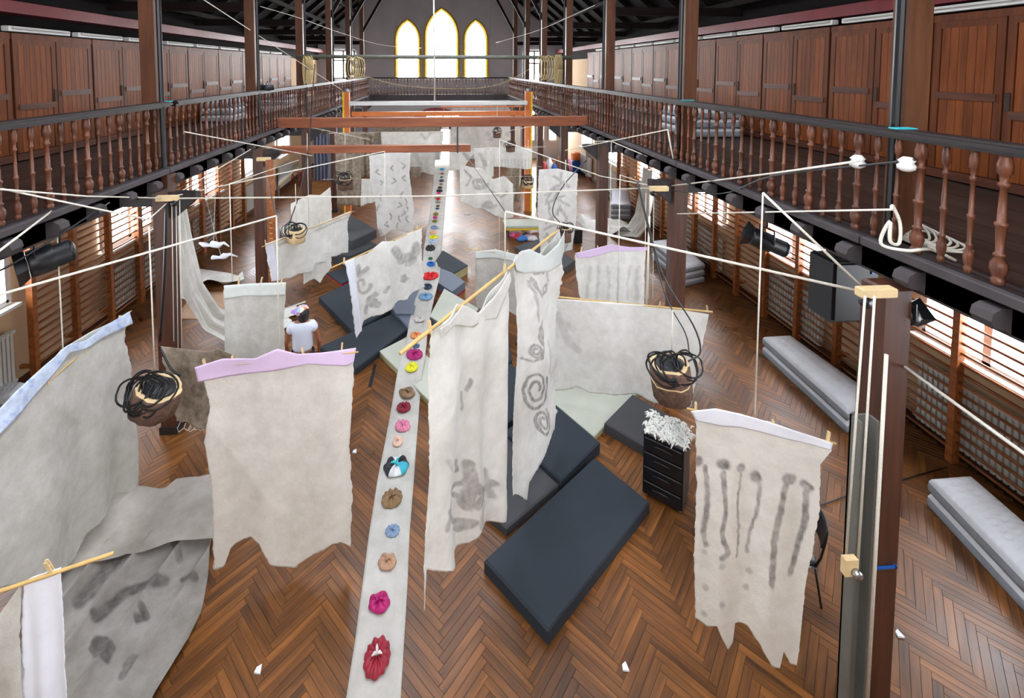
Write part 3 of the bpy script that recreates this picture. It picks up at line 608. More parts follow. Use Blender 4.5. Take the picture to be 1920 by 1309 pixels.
# bottom left white cloth and felt
zr5 = 2.45
rodobj(onz(-40, 1122, zr5), onz(213, 1037, zr5), 'short bamboo rod at the lower left corner of the view', .012)
o, A, Bq, n = hang('cotton_cloth', 'bright white cotton strip pegged on the short rod at lower left', [(0, 1105), (213, 1037)], zr5,
   [(44, 1092), (62, 1082), (92, 1072), (115, 1064)], [(50, 1420), (90, 1425), (130, 1420)], [(44, 1092), (40, 1190), (46, 1300), (50, 1420)], [(115, 1064), (120, 1180), (127, 1300), (130, 1420)], 'whitec', 40, 80, .022, 1.6, 77)
peg(onz(93, 1072, zr5+.02), 'wooden clothes peg on the bright white cotton strip at lower left', .3)
o, A, Bq, n = hang('felt_cloth', 'grey felt hanging left of the white cotton strip in the lower left corner', [(-40, 1122), (213, 1037)], zr5-.01,
   [(-30, 1180), (0, 1150), (40, 1095)], [(-30, 1420), (10, 1425), (50, 1420)], None, [(40, 1095), (40, 1190), (46, 1300), (50, 1420)], 'felt3', 30, 60, .02, 1, 78)
# mid distance
o, A, Bq, n = hang('felt_cloth', 'plain grey felt with pale hem hanging beside the person in a cap', [(418, 532), (537, 530)], 2.5,
   [(420, 536), (470, 532), (536, 530)], [(426, 760), (480, 765), (535, 760)], None, [(536, 530), (532, 600), (535, 700), (535, 760)], 'felt3', 50, 60, .02, 1.5, 81, hem=(0, .12, 'palegreen'))
pegs(A, Bq, [(448, 528), (490, 528), (528, 526)], 2.5, '', 'plain grey felt beside the person')
o, A, Bq, n = hang('felt_cloth', 'lumpy grey knobbly felt with a fringe of looped threads beside the left post', [(298, 650), (432, 662)], 1.95,
   [(300, 649), (350, 655), (390, 660), (410, 655), (440, 668)], [(330, 790), (345, 795), (370, 800), (400, 804), (440, 806)], [(300, 649), (312, 690), (322, 745), (330, 790)], None, 'felt5', 60, 70, .03, 2, 82,
   [(sp(345, 700, 14, 14, 12), 3, .4), (sp(372, 730, 14, 12, 12), 3, .4), (sp(350, 755, 14, 12, 12), 3, .4), (sp(380, 775, 12, 10, 12), 3, .4)], wrinkle=1.2)
fr = B()
for i in range(7):
    p = ony(338+i*10, 792+i*1.5, A[1]); q = ony(338+i*10+random.uniform(-4, 4), 812+random.uniform(-6, 2), A[1]); r2 = ony(338+i*10+9, 795+i*1.5, A[1]); fr.tube([p, (p+q)/2+np.array([-.03, 0, -.02]), q, (q+r2)/2+np.array([.03, 0, 0]), r2], .004, 4)
tag(obj('fringe', fr, 'rope', o), kind='stuff')
o, A, Bq, n = hang('felt_cloth', 'felt slanting on its rod with white side strip, above the stacked mats', [(495, 458), (657, 398)], 1.9,
   [(497, 458), (530, 446), (580, 428), (657, 396)], [(508, 527), (545, 522), (560, 512), (585, 508), (590, 497), (612, 490), (618, 481), (655, 474)], None, [(657, 396), (652, 420), (655, 474)], 'felt2', 70, 45, .04, 3, 83, side=(.1, 'whitec'), hem=(0, .17, 'felt2'))
rodobj(onz(491, 463, 1.9), onz(664, 396, 1.9), 'rod of the slanting felt above the stacked mats', .01)
pegs(A, Bq, [(498, 458), (600, 418)], 1.9, '', 'slanting felt above the stacked mats')
o, A, Bq, n = hang('felt_cloth', 'short felt tail showing below the slanting felt at left', [(565, 480), (620, 470)], 1.15,
   [(572, 480), (622, 470)], [(568, 533), (590, 522), (600, 531), (607, 520), (622, 500)], None, None, 'felt2', 30, 25, .02, 2, 84)
o, A, Bq, n = hang('felt_cloth', 'felt with smoky face-like stain and white side strip, over the dark mats', [(623, 502), (795, 426)], 2.2,
   [(645, 490), (690, 476), (715, 452), (740, 452), (770, 436), (790, 428)], [(666, 632), (680, 610), (700, 595), (726, 580), (745, 566), (765, 562), (775, 545), (790, 538)], [(645, 490), (652, 540), (660, 590), (666, 632)], [(790, 428), (788, 480), (790, 538)], 'felt', 80, 70, .05, 2.2, 85,
   [([(672, 500), (675, 518), (690, 505)], 5, .6), (sp(683, 535, 14, 20, 16, 0, 2), 3, .5), ([(740, 470), (752, 488), (770, 480), (778, 460)], 8, .6), ([(765, 495), (772, 485)], 5, .5), (sp(760, 522, 6, 9, 10), 3, .6), (sp(703, 568, 9, 11, 14), 3, .6), ([(690, 590), (695, 565), (705, 550)], 4, .6), ([(718, 545), (722, 535)], 3, .5)], side=(.13, 'whitec'), gather=1)
rodobj(onz(622, 502, 2.2), onz(797, 424, 2.2), 'bamboo rod of the felt with the face-like stain', .012)
pegs(A, Bq, [(645, 490), (782, 428)], 2.2, '', 'felt with the face-like stain')
o, A, Bq, n = hang('felt_cloth', 'tall off-white felt with small curved ink marks, left of the far runner', [(690, 290), (775, 285)], None,
   [(692, 292), (730, 286), (770, 287)], [(707, 425), (714, 444), (735, 432), (774, 435)], [(692, 292), (694, 340), (704, 380), (707, 425)], [(770, 287), (768, 330), (776, 390), (774, 435)], 'felt', 60, 90, .05, 2, 86,
   [([(a+random.uniform(-4, 4), b_), (a+random.uniform(-5, 5), b_+5), (a+random.uniform(-5, 5), b_+10)], 1.3, .75) for a, b_ in ((708, 318), (735, 310), (755, 305), (715, 340), (740, 335), (758, 330), (712, 365), (755, 360), (762, 372), (748, 380), (760, 395), (735, 400), (750, 405), (766, 405), (725, 415), (748, 418), (762, 385), (712, 385))], Yp=14.6)
o, A, Bq, n = hang('felt_cloth', 'small felt hanging behind the slanting felt, left of centre', [(545, 380), (625, 352)], None,
   [(545, 382), (580, 365), (600, 366), (620, 350)], [(552, 440), (590, 445), (624, 440)], None, None, 'felt2', 30, 40, .04, 1, 87, Yp=12.3)
o, A, Bq, n = hang('felt_cloth', 'felt with wavy grey drawing hanging right of the far runner', [(860, 312), (965, 340)], None,
   [(862, 308), (885, 314), (905, 316), (925, 336), (945, 330), (962, 345)], [(862, 378), (885, 388), (905, 392), (925, 402), (948, 412), (962, 405)], None, None, 'felt2', 50, 50, .06, 3, 88,
   [(sp(900, 345, 16, 10, 16), 2, .6), ([(870, 320), (885, 335), (875, 350)], 2, .6), ([(925, 360), (940, 372), (950, 360)], 2, .6), (sp(915, 385, 14, 7, 14), 2, .5)], Yp=14.0)
o, A, Bq, n = hang('felt_cloth', 'tall marbled grey-white felt behind the hanging log, right of centre', [(1010, 322), (1083, 325)], None,
   [(1010, 318), (1045, 316), (1083, 325)], [(1012, 470), (1040, 476), (1072, 470)], [(1010, 318), (1007, 400), (1012, 470)], [(1083, 325), (1080, 400), (1072, 470)], 'felt', 50, 90, .05, 2, 89,
   [([(1020+random.uniform(0, 50), y), (1020+random.uniform(0, 50), y+14)], 2.6, .5) for y in range(325, 465, 6)], Yp=12.9)
o, A, Bq, n = hang('felt_cloth', 'ribbed off-white felt with lavender hem behind the wide plain felt', [(1075, 472), (1215, 463)], 2.1,
   [(1078, 478), (1140, 465), (1210, 465)], [(1088, 640), (1150, 645), (1208, 640)], [(1078, 478), (1080, 520), (1088, 560), (1088, 640)], [(1210, 465), (1206, 520), (1208, 640)], 'felt', 60, 60, .03, 4.5, 90, [([(x, 500), (x-3, 560)], 3, .25) for x in (1105, 1122, 1140, 1160, 1180, 1196)])
band(A, Bq, n, [(1076, 472), (1110, 465), (1145, 457), (1180, 462), (1215, 462)], [(1080, 482), (1110, 480), (1150, 470), (1180, 470), (1212, 468)], 'lavender', o, 3)
pegs(A, Bq, [(1090, 465), (1121, 462)], 2.1, '', 'lavender hem of the ribbed felt')
o, A, Bq, n = hang('felt_cloth', 'grey felt with pale green hem hanging behind the tall centre felts', [(890, 468), (975, 480)], 1.95,
   [(892, 472), (930, 468), (978, 480)], [(893, 575), (925, 590), (955, 582), (978, 600)], None, None, 'felt3', 50, 50, .03, 1.5, 91, hem=(0, .14, 'palegreen'))
rodobj(onz(874, 466, 1.95), onz(985, 482, 1.95), 'thin cane of the grey felt with pale green hem', .008)
pegs(A, Bq, [(897, 466), (928, 468), (952, 472)], 1.95, '', 'pale green hem of the grey felt')
# far hangings
farlines = []
for (nm, lab, tp, bt, mt, Yp, sd, mk) in (
  ('felt_cloth', 'long rough grey felt hanging behind the far left log', [(627, 250), (678, 248)], [(632, 384), (676, 386)], 'felt5', 17.0, 101, []),
  ('felt_cloth', 'narrow brown patterned felt beside the long rough grey felt', [(676, 250), (702, 248)], [(677, 332), (692, 330)], 'felt5', 17.3, 102, [([(680+random.uniform(0, 20), y), (680+random.uniform(0, 20), y+5)], 2, .7) for y in range(252, 330, 6)]),
  ('felt_cloth', 'pale felt low behind the ink-marked felt', [(678, 336), (720, 336)], [(677, 386), (722, 372)], 'felt2', 16.4, 103, []),
  ('felt_cloth', 'wide yellowish far felt above the hanging plank, left of the runner', [(714, 248), (832, 246)], [(716, 274), (830, 272)], 'felt2', 19.5, 104, [([(790, 250), (798, 262), (806, 250)], 2, .4)]),
  ('felt_cloth', 'grey far felt below the hanging plank, left of the runner', [(766, 286), (816, 286)], [(768, 318), (814, 328)], 'felt3', 19.0, 105, [([(780, 290), (790, 320)], 4, .3)]),
  ('felt_cloth', 'brownish far felt edge beside the ink-marked felt', [(770, 312), (790, 312)], [(772, 334), (788, 332)], 'felt5', 18.5, 106, []),
  ('felt_cloth', 'far felt with grey mottling right of the bright doorway', [(843, 284), (892, 282)], [(842, 320), (868, 318)], 'felt2', 18.4, 107, [([(870, 290), (882, 305)], 4, .5)]),
  ('felt_cloth', 'far off-white felt under the hanging spotlight, right of centre', [(888, 278), (926, 276)], [(892, 330), (926, 332)], 'felt2', 17.2, 108, [([(900, 290), (910, 310)], 4, .4)]),
  ('felt_cloth', 'far felt with ribbed lower border near the right yellow-edged post', [(926, 276), (998, 278)], [(926, 312), (996, 318)], 'felt2', 16.9, 109, [([(x, 298), (x, 314)], 1.5, .3) for x in range(930, 998, 6)]),
  ('felt_cloth', 'narrow grey-brown far felt beside the right yellow-edged post', [(952, 314), (974, 315)], [(954, 378), (972, 378)], 'felt5', 17.6, 110, []),
  ('cotton_cloth', 'narrow pale green cloth beside the narrow grey-brown far felt', [(944, 332), (952, 333)], [(944, 404), (952, 404)], 'palegreen', 15.2, 111, []),
  ('felt_cloth', 'large mottled beige hanging on the far wall left of the doorway', [(700, 236), (826, 236)], [(700, 268), (824, 270)], 'felt5', 27.2, 112, []),
  ('felt_cloth', 'large pale hanging on the far wall right of the doorway', [(846, 232), (975, 232)], [(846, 282), (975, 284)], 'felt2', 27.4, 113, [([(880+random.uniform(-30, 80), 240+random.uniform(0, 30))], 5, .3) for _ in range(8)])):
    hang(nm, lab, [tp[0], tp[-1]], None, tp, bt, None, None, mt, 40, 40, .05, 2.5, sd, mk, Yp=Yp, rough=.8)
    zl = ony(*tp[0], Yp)[2]; xl = ony(*tp[0], Yp)[0]; xr_ = ony(*tp[-1], Yp)[0]
    farlines.append((min(xl, xr_), max(xl, xr_), Yp, zl, lab))
# grey-blue curtain under the left gallery
pts = [(588, 252), (618, 252)]; hang('curtain', 'grey-blue curtain hanging under the left gallery between far posts', pts, None, pts, [(590, 338), (619, 338)], None, None, 'curtain', 60, 20, .09, 4.5, 120, Yp=18.6, rough=.1, cat='curtain', gather=1)
# ------------------------------------------------------------------ floor cloths
def lay(name, label, top, bot, left, right, mat, z=.02, amp=.05, nu=70, nv=70, seed=1, marks=(), cat='cloth', zfun=None, fr=(1.5, 7), thick=.005, cre=0.):
    G = coons(top, bot, left, right, nu, nv); D = (_F+_R*((G[..., 0]-PX)/FPX)[..., None]-_U*((G[..., 1]-PY)/FPX)[..., None])
    zz = z+np.zeros(G.shape[:2]) if zfun is None else zfun(G)
    P = _C+D*((zz-EYE)/D[..., 2])[..., None]
    S = Sines(seed, 16, *fr)(P[..., 0]*1.4, P[..., 1]*.8); P[..., 2] += amp*np.clip(S+.3, 0, 3)
    if cre: c1 = Sines(seed+5, 12, .5, 2); ph_ = 9*(P[..., 0]*.93-P[..., 1]*.30)+1.8*c1(P[..., 0], P[..., 1]); P[..., 2] += cre*(1-np.abs(np.sin(ph_)))**2*(.6+.4*c1(P[..., 1]*2, P[..., 0]))
    return tag(gridobj(name, P, strokes_val(G, marks) if marks else np.zeros(G.shape[:2]), mat, None, thick), label, cat)
rnd = random.Random(5)
lay('felt_cloth', 'dark smoky stained cloth lying crumpled on the floor at lower left', [(60, 1060), (200, 1035), (300, 1012), (396, 1008)], [(40, 1420), (160, 1400), (250, 1400)], [(60, 1060), (40, 1200), (40, 1420)],
    [(396, 1008), (390, 1080), (378, 1150), (355, 1200), (320, 1260), (290, 1309), (250, 1400)], 'felt4', .03, .08, 140, 110, 31,
    [(sp(190, 1225, 20, 25, 12), 8, .8), ([(265, 1145), (275, 1160), (258, 1165)], 8, .9), ([(180, 1170), (240, 1115), (310, 1092)], 9, .8), ([(330, 1020), (335, 1050)], 8, .6), ([(345, 1090), (365, 1085)], 7, .7), ([(150, 1140), (200, 1080), (230, 1040)], 14, .7), ([(230, 1280), (250, 1240)], 9, .6)], fr=(1, 5), cre=.11)
lay('felt_cloth', 'grey taupe cloth lying across the floor behind the smoky stained cloth', [(150, 985), (200, 925), (255, 918), (310, 915), (330, 898), (400, 888)], [(110, 1070), (190, 1052), (270, 1034), (330, 1014), (400, 1010)], None, [(400, 888), (404, 940), (400, 1010)], 'taupe', .16, .05, 70, 40, 32, fr=(1, 4), cre=.03)
lay('plywood_sheet', 'pale brown sheet lying on the floor behind the left post', [(365, 548), (425, 548)], [(327, 597), (423, 601)], None, None, 'ply', .008, 0, 8, 8, 33, cat='sheet', thick=.014)
lay('felt_cloth', 'off-white cloth heaped on the floor below the left drape', [(325, 528), (380, 505), (430, 512), (455, 520)], [(327, 556), (350, 562), (400, 545), (458, 528)], None, None, 'felt2', .03, .13, 50, 30, 34, fr=(3, 9))
lay('felt_cloth', 'off-white cloth spread on the floor below the right drape', [(1080, 420), (1110, 412), (1150, 418), (1175, 418)], [(1092, 425), (1120, 435), (1160, 446), (1200, 440)], None, None, 'felt2', .03, .12, 50, 30, 35, fr=(3, 9))
# drapes falling from the gallery edge to those heaps
def drape(label, pxs, w0, w1, seed):
    C = [np.array(p) for p in pxs]; nv, nu = 40, 24; cc = np.array(C); t = np.linspace(0, len(C)-1, nv)
    cen = np.column_stack([np.interp(t, range(len(C)), cc[:, k]) for k in range(3)]); P = np.zeros((nv, nu, 3)); wd = np.linspace(w0, w1, nv)
    for j in range(nu):
        s = j/(nu-1)-.5; P[:, j] = cen; P[:, j, 1] += s*wd; P[:, j, 0] += .06*np.sin(s*17+t)+.04*np.sin(s*31)
    tag(gridobj('felt_drape', P, np.zeros((nv, nu)), 'felt2'), label, 'cloth')
drape('off-white drape falling beside the nearest left post to the floor', [(-4.75, 8.3, 3.5), (-4.7, 8.4, 2.6), (-4.62, 8.6, 1.6), (-4.5, 9.0, .8), (-4.3, 9.5, .3), (-4.0, 9.9, .1), (-3.4, 10.4, .06)], .25, 1.3, 1)
drape('off-white drape falling from the right gallery to the floor by the air beds', [ony(1216, 318, 13.6), ony(1212, 350, 13.7), ony(1208, 385, 14), ony(1204, 410, 14.2), onz(1185, 436, .15), onz(1150, 432, .1)], .8, 1.0, 2)
# ------------------------------------------------------------------ long runner
RY = [282, 300, 330, 360, 400, 440, 470, 490, 500, 520, 545, 560, 580, 600, 625, 645, 670, 700, 740, 780, 830, 900, 1000, 1100, 1200, 1330]
RLx = [816, 814, 813, 811, 806, 799, 794, 793, 792, 791, 786, 779, 773, 768, 764, 760, 752, 745, 738, 731, 722, 708, 692, 679, 666, 646]
RRx = [842, 844, 840, 837, 834, 830, 827, 824, 826, 824, 818, 814, 810, 806, 801, 800, 797, 792, 788, 785, 781, 776, 768, 764, 758, 750]
RZ = [.012]*5+[.012, .10, .22, .24, .24, .24, .24, .22, .2, .18, .17, .17, .15, .05, .012]+[.012]*6
def runz(y): return np.interp(y, RY, RZ)
nv, nu = 420, 16; ys = 1330-(1330-282)*(1-np.linspace(1, 0, nv)**1.6) if False else np.interp(np.linspace(0, 1, nv)**1.0, [0, 1], [282, 1330])
P = np.zeros((nv, nu, 3)); S = Sines(5, 16, 3, 12)
for i, y in enumerate(ys):
    a, b_ = np.interp(y, RY, RLx), np.interp(y, RY, RRx); z = runz(y)
    for j in range(nu): P[i, j] = onz(a+(b_-a)*j/(nu-1), y, z+.006)
P[..., 2] += .008*np.clip(S(P[..., 0]*4, P[..., 1]*1.2), -0.3, 2)+.012*np.exp(-((np.linspace(0, 1, nu)[None]-.8)/.06)**2)
tag(gridobj('runner_cloth', P, np.clip(Sines(8, 12, 1, 5)(P[..., 0]*3, P[..., 1])*.25-.1, 0, .5), 'runner', None, .006), 'long narrow linen runner down the middle of the hall with coloured rosettes on it', 'runner')
_rc = {}
def rmat(c):
    if c not in _rc: _rc[c] = plain('rosette_%d_%d_%d' % c, c, .5, noise=.22, scale=14)
    return _rc[c]
def rosette(x, y, wpx, c, lab, asp=1., knot=None, sec=None, nf=11):
    z = float(runz(y))+.016; p = onz(x, y, z); r = wpx/2*(p[1]+.1)/FPX*1.02; seed = int(x*7+y) % 97
    h = min(.07, r*.55)
    wob = lambda a, zz: 1+.10*math.sin(nf*a+seed)+.05*math.sin(3*a+seed*2)
    t = thing('fabric_rosette', lab, 'rosette', (p[0], p[1], p[2]), 'fabric rosettes along the runner')
    n_ = 44; prf = [(.55, 0), (.92, .05), (1.0, .28), (.97, .5), (.80, .85), (.5, 1.0), (.22, .86), (.06, .74)]
    b_ = B(); R_ = []
    for (q, zz) in prf:
        for k in range(n_):
            a = 2*PI*k/n_; ff = math.sin(nf*a+seed+1.1*math.sin(2*a)); w_ = 1+.05*ff*(q > .9)+.06*math.sin(2*a+seed)
            R_.append((p[0]+r*q*w_*math.cos(a), p[1]+r*q*w_*math.sin(a)*asp, p[2]+h*zz*(1+.34*ff*(q < .98))))
    m_ = len(prf); b_.add(R_, [(i*n_+k, i*n_+(k+1) % n_, (i+1)*n_+(k+1) % n_, (i+1)*n_+k) for i in range(m_-1) for k in range(n_)]+[tuple(range((m_-1)*n_, m_*n_))])
    me_o = obj('gathered_disc', b_, rmat(c), t, True)
    if sec:
        for i_, sc in enumerate(sec): me_o.data.materials.append(rmat(sc))
        for f_ in me_o.data.polygons:
            a = math.atan2(f_.center.y, f_.center.x); f_.material_index = int((a+PI)/(2*PI)*5.99) % (len(sec)+1)
    kb = B()
    for q in range(3):
        a = seed+q*2.1; e = (p[0]+r*.45*math.cos(a), p[1]+r*.45*math.sin(a), p[2]+h*1.25)
        kb.tube([(p[0], p[1], p[2]+h*.75), ((p[0]+e[0])/2, (p[1]+e[1])/2, p[2]+h*1.35), e], r*.09, 5, rs=[r*.11, r*.12, r*.05])
    if r > .05: obj('knot', kb, rmat(knot or c), t, True)
for a in [
 (707, 1237, 50, (150, 28, 48), 'oval crimson rosette with white knot, nearest the camera on the runner', 1.25, (235, 225, 225)),
 (711, 1133, 38, (172, 20, 104), 'squarish magenta rosette second from the near end of the runner', 1., None, None, 5),
 (726, 1056, 32, (186, 148, 118), 'tan knotted rosette between the magenta and light blue ones', 1., None, None, 6),
 (736, 998, 26, (132, 156, 186), 'light blue-grey rosette above the tan knotted one'),
 (735, 938, 38, (138, 110, 76), 'bronze satin rosette below the black white and turquoise one'),
 (743, 877, 44, (30, 36, 42), 'large black, white and turquoise satin rosette', 1.1, (60, 190, 200), [(225, 230, 240), (60, 178, 200), (30, 36, 42), (215, 225, 240)], 6),
 (746, 829, 20, (240, 186, 166), 'peach rosette with pointed tail above the turquoise one', 1.2, None, None, 4),
 (755, 801, 28, (216, 130, 160), 'soft pink round rosette on the runner'),
 (757, 766, 25, (130, 16, 44), 'dark wine-red knotted rosette on the runner'),
 (763, 739, 30, (136, 108, 80), 'brown metallic bow-like rosette on the runner', .9, None, None, 4),
 (772, 691, 24, (240, 226, 40), 'bright yellow rosette below the large magenta disc'),
 (777, 667, 32, (160, 12, 100), 'large flat magenta disc rosette near the rod end', .9),
 (780, 650, 13, (62, 92, 122), 'small steel-blue rosette above the large magenta disc'),
 (780, 631, 20, (224, 140, 84), 'orange rosette behind the bamboo rod end'),
 (787, 600, 20, (196, 192, 188), 'silvery white rosette on the raised runner'),
 (798, 558, 25, (118, 156, 190), 'light blue sparkly rosette on the raised runner'),
 (802, 539, 17, (36, 52, 76), 'navy rosette just below the big red one'),
 (807, 519, 30, (206, 20, 26), 'big bright red disc rosette on the raised runner', 1.0),
 (808, 497, 16, (20, 96, 186), 'royal blue rosette above the big red one'),
 (807, 486, 9, (24, 90, 62), 'small dark green rosette half under the runner fold'),
 (807, 467, 19, (22, 24, 28), 'glossy black rosette at the far edge of the mats', 1.6),
 (811, 454, 13, (170, 190, 220), 'pale blue rosette beyond the black one'),
 (813, 446, 15, (236, 224, 20), 'small bright yellow rosette beyond the mats'),
 (812, 437, 13, (232, 170, 140), 'small peach rosette beyond the yellow one'),
 (814, 428, 13, (120, 140, 170), 'small blue-grey rosette beyond the peach one'),
 (815, 416, 10, (110, 110, 30), 'olive rosette nearer than the far magenta one'),
 (816, 409, 9, (190, 16, 110), 'small far magenta rosette between two olive ones'),
 (817, 403, 11, (128, 116, 30), 'olive rosette just beyond the far magenta one'),
 (818, 398, 6, (226, 178, 150), 'tiny pale peach rosette on the far runner'),
 (820, 392, 7, (24, 84, 100), 'tiny teal rosette on the far runner'),
 (821, 387, 7, (110, 66, 30), 'tiny brown rosette beside the teal one'),
 (821, 380, 10, (140, 136, 128), 'grey rosette on the far runner'),
 (822, 374, 8, (204, 22, 40), 'small far red rosette on the runner'),
 (821, 371, 13, (176, 150, 120), 'thin tan rosette behind the small far red one'),
 (823, 363, 7, (230, 40, 130), 'small bright pink rosette at the rope crossing'),
 (824, 359, 12, (34, 34, 44), 'far black rosette just beyond the rope crossing'),
 (825, 353, 9, (50, 50, 60), 'far charcoal rosette beyond the black one'),
 (827, 346, 6, (140, 90, 40), 'far ochre-brown rosette on the runner'),
 (828, 340, 9, (60, 50, 90), 'far dark purple rosette'),
 (828, 333, 6, (90, 110, 100), 'far grey-green rosette on the runner'),
 (829, 326, 5, (190, 40, 50), 'farthest red rosette on the runner'),
 (829, 318, 8, (40, 180, 220), 'farthest turquoise rosette near the bright doorway'),
]: rosette(*a)
# ------------------------------------------------------------------ mats
def mat(label, px, z1, mt, z0=.004, name='foam_mat', edge=None, under=None):
    strip = edge if edge in ('red', 'yellow') else None; edge = 'matslate' if strip else edge
    pts = [onz(x, y, z1)[:2] for x, y in px]; c = np.mean(pts, 0); t = thing(name, label, 'mat', (c[0], c[1], z0))
    h = z1-z0; ch = min(.02, h*.2)
    if edge:
        obj('side_band', B().prism([tuple(p) for p in pts], z0, z1-.03), edge, t); obj('cover', B().prism([tuple(c+(p-c)*1.004) for p in pts], z1-.03, z1, .008), mt, t)
    else: obj('cover', B().prism([tuple(p) for p in pts], z0, z1, ch), mt, t)
    if strip: obj('strip', B().prism([tuple(c+(p-c)*1.008) for p in pts], z0+.0, z0+.045), strip, t)
    return t
mat('large dark navy foam mat nearest the camera, lying askew on the parquet', [(908, 1050), (1115, 857), (1218, 940), (1028, 1183)], .16, 'matnavy')
mat('grey foam mat tucked behind the large navy mat', [(1048, 907), (950, 990), (850, 905), (948, 816)], .12, 'matgrey')
mat('dark navy mat between the spiral-drawn felt and the nearest large mat', [(1125, 828), (1052, 900), (945, 808), (1030, 748)], .19, 'matnavy')
mat('dark navy mat hidden mostly behind the tall centre felts', [(1022, 742), (940, 800), (880, 735), (958, 680)], .17, 'matnavy')
mat('dark mat beyond the centre felts, farther one', [(960, 674), (880, 726), (850, 640), (950, 610)], .14, 'matnavy')
mat('pale green mat showing below the wide plain felt', [(1196, 735), (1113, 818), (1018, 738), (1090, 668)], .1, 'matgreen', edge='matedge')
mat('dark grey mat behind the black drawer unit', [(1133, 792), (1186, 738), (1275, 790), (1212, 838)], .17, 'matgrey')
mat('pale green mat under the runner with beige side', [(711, 658), (762, 632), (880, 740), (806, 752)], .12, 'matgreen', edge='matedge')
mat('pale green mat right of the runner in the middle', [(806, 592), (833, 541), (897, 578), (862, 628)], .26, 'matgreen', edge='matslate')
mat('slate wedge mat with yellow strip under the stained felt', [(728, 566), (786, 540), (776, 588), (742, 588)], .24, 'matslate', edge='yellow')
mat('small slate block mat left of the runner', [(744, 590), (776, 574), (790, 600), (766, 614)], .2, 'matslate')
mat('wide dark mat left of the stained felt', [(598, 556), (690, 512), (760, 566), (660, 620)], .16, 'matnavy')
mat('wide dark mat in front of the stained felt', [(598, 650), (735, 588), (768, 614), (668, 690)], .14, 'matnavy')
mat('dark mat right of the runner by the shiny floor', [(812, 496), (830, 469), (877, 497), (852, 512)], .25, 'matnavy', edge='matedge')
mat('slate mat with red side right of the runner', [(812, 524), (830, 498), (872, 528), (848, 547)], .24, 'matslate', edge='red')
mat('upper dark mat of the stack behind the slanting felt', [(615, 432), (655, 402), (706, 430), (660, 452)], .62, 'matgrey', .35)
mat('dark mat in front of the stack behind the slanting felt', [(622, 472), (682, 446), (708, 458), (655, 480)], .34, 'matgrey')
mat('beige-sided dark mat beside the stained felt rod', [(664, 484), (709, 463), (734, 488), (692, 507)], .2, 'matgrey', edge='matedge')
mat('dark red-edged mat under the stained felt rod', [(612, 512), (650, 500), (668, 520), (640, 532)], .08, 'matnavy', edge='red')
mat('pale mat beyond the left hanging log', [(524, 425), (560, 414), (576, 430), (530, 442)], .25, 'matgreen', edge='matslate')
mat('dark mat far right of the shiny floor strip', [(965, 462), (1010, 448), (1040, 462), (992, 482)], .14, 'matgrey')
mat('dark mat beside the marbled felt', [(1028, 492), (1055, 474), (1078, 487), (1053, 505)], .2, 'matgrey')
# ------------------------------------------------------------------ ropes, strings, cables
def rope(pts, label, r=.010, mt='rope', name='rope', sag=0., cat=None, smooth=True):
    pts = [np.array(p, float) for p in pts]
    if len(pts) == 2 and sag:
        a, b_ = pts; pts = [a+(b_-a)*k/10-np.array([0, 0, sag*4*(k/10)*(1-k/10)]) for k in range(11)]
    if len(pts) > 3 or (len(pts) == 3 and mt.startswith('cable')):
        E_ = [2*pts[0]-pts[1]]+pts+[2*pts[-1]-pts[-2]]; q = []
        for i in range(1, len(E_)-2):
            for k in range(6):
                t = k/6; a, b_, c, d = E_[i-1:i+3]; q.append(.5*((2*b_)+(c-a)*t+(2*a-5*b_+4*c-d)*t*t+(3*b_-a-3*c+d)*t**3))
        pts = q+[pts[-1]]
    return tag(obj(name, B().tube(pts, r, 6), mt, None, True, tuple(pts[0])), label, cat or name)
def vstr(x0, y0, x1, y1, z, label, r=.007, up=None):
    """vertical string above a rod at height z"""
    p = onz(x1, y1, z); q = ony(x0, y0, p[1]); q[0] = (p[0]+q[0])/2; p[0] = q[0]
    rope([p, q], label, r, name='string'); return q
P1 = vstr(520, 405, 522, 655, 2.56, 'white string holding the lavender-topped felt')
P2 = vstr(105, 390, 118, 655, 2.52, 'white string holding the blue-hemmed felt at left')
P3 = vstr(947, 397, 947, 505, 3.41, 'white string holding the diagonal bamboo rod')
P4 = vstr(1163, 328, 1158, 568, 1.87, 'white string holding the wide plain felt')
P5 = vstr(1146, 265, 1143, 460, 2.12, 'white string holding the ribbed lavender-hemmed felt')
P6 = vstr(1430, 362, 1416, 778, 2.52, 'white string holding the lined felt at right')
P7 = vstr(721, 284, 723, 455, 2.22, 'white string holding the felt with the face-like stain')
P8 = vstr(577, 250, 578, 425, 1.92, 'white string holding the slanting felt')
P9 = vstr(432, 345, 434, 528, 2.52, 'white string holding the plain grey felt beside the person')
P10 = vstr(936, 262, 937, 468, 1.97, 'white string holding the grey felt with pale green hem')
Lb = onx(318, 372, -4.1); Rb = onx(1232, 352, 3.9)
rope([onx(-60, 350, -4.2)+np.array([0, 0, .0]), onx(160, 368, -4.15), Lb], 'pale cable running from the near left railing to the first left post')
rope([Lb, (Lb+Rb)/2-np.array([0, 0, .06]), Rb], 'taut white cable crossing the hall between the first posts', .012)
rope([Rb, onx(1450, 325, 3.75), onx(1610, 302, 3.75)], 'white cable from the right post up to the right railing', .012)
rope([Rb+np.array([0, 0, -.03]), onx(1350, 350, 3.85)-np.array([0, 0, .1]), onx(1450, 330, 3.75), onx(1715, 300, 3.85)], 'dark cable following the white cable to the right railing', .010, 'cable2', 'cable')
rope([onz(-80, 575, 4.1), P1], 'white rope from the left edge to the string of the lavender felt', .010)
rope([P1, onx(497, 320, -4.1)], 'dark tie line behind the lavender felt string', .008, 'cable2', 'cable')
rope([onz(-40, 500, 4.3), P2], 'white rope from the near left to the blue-hemmed felt string')
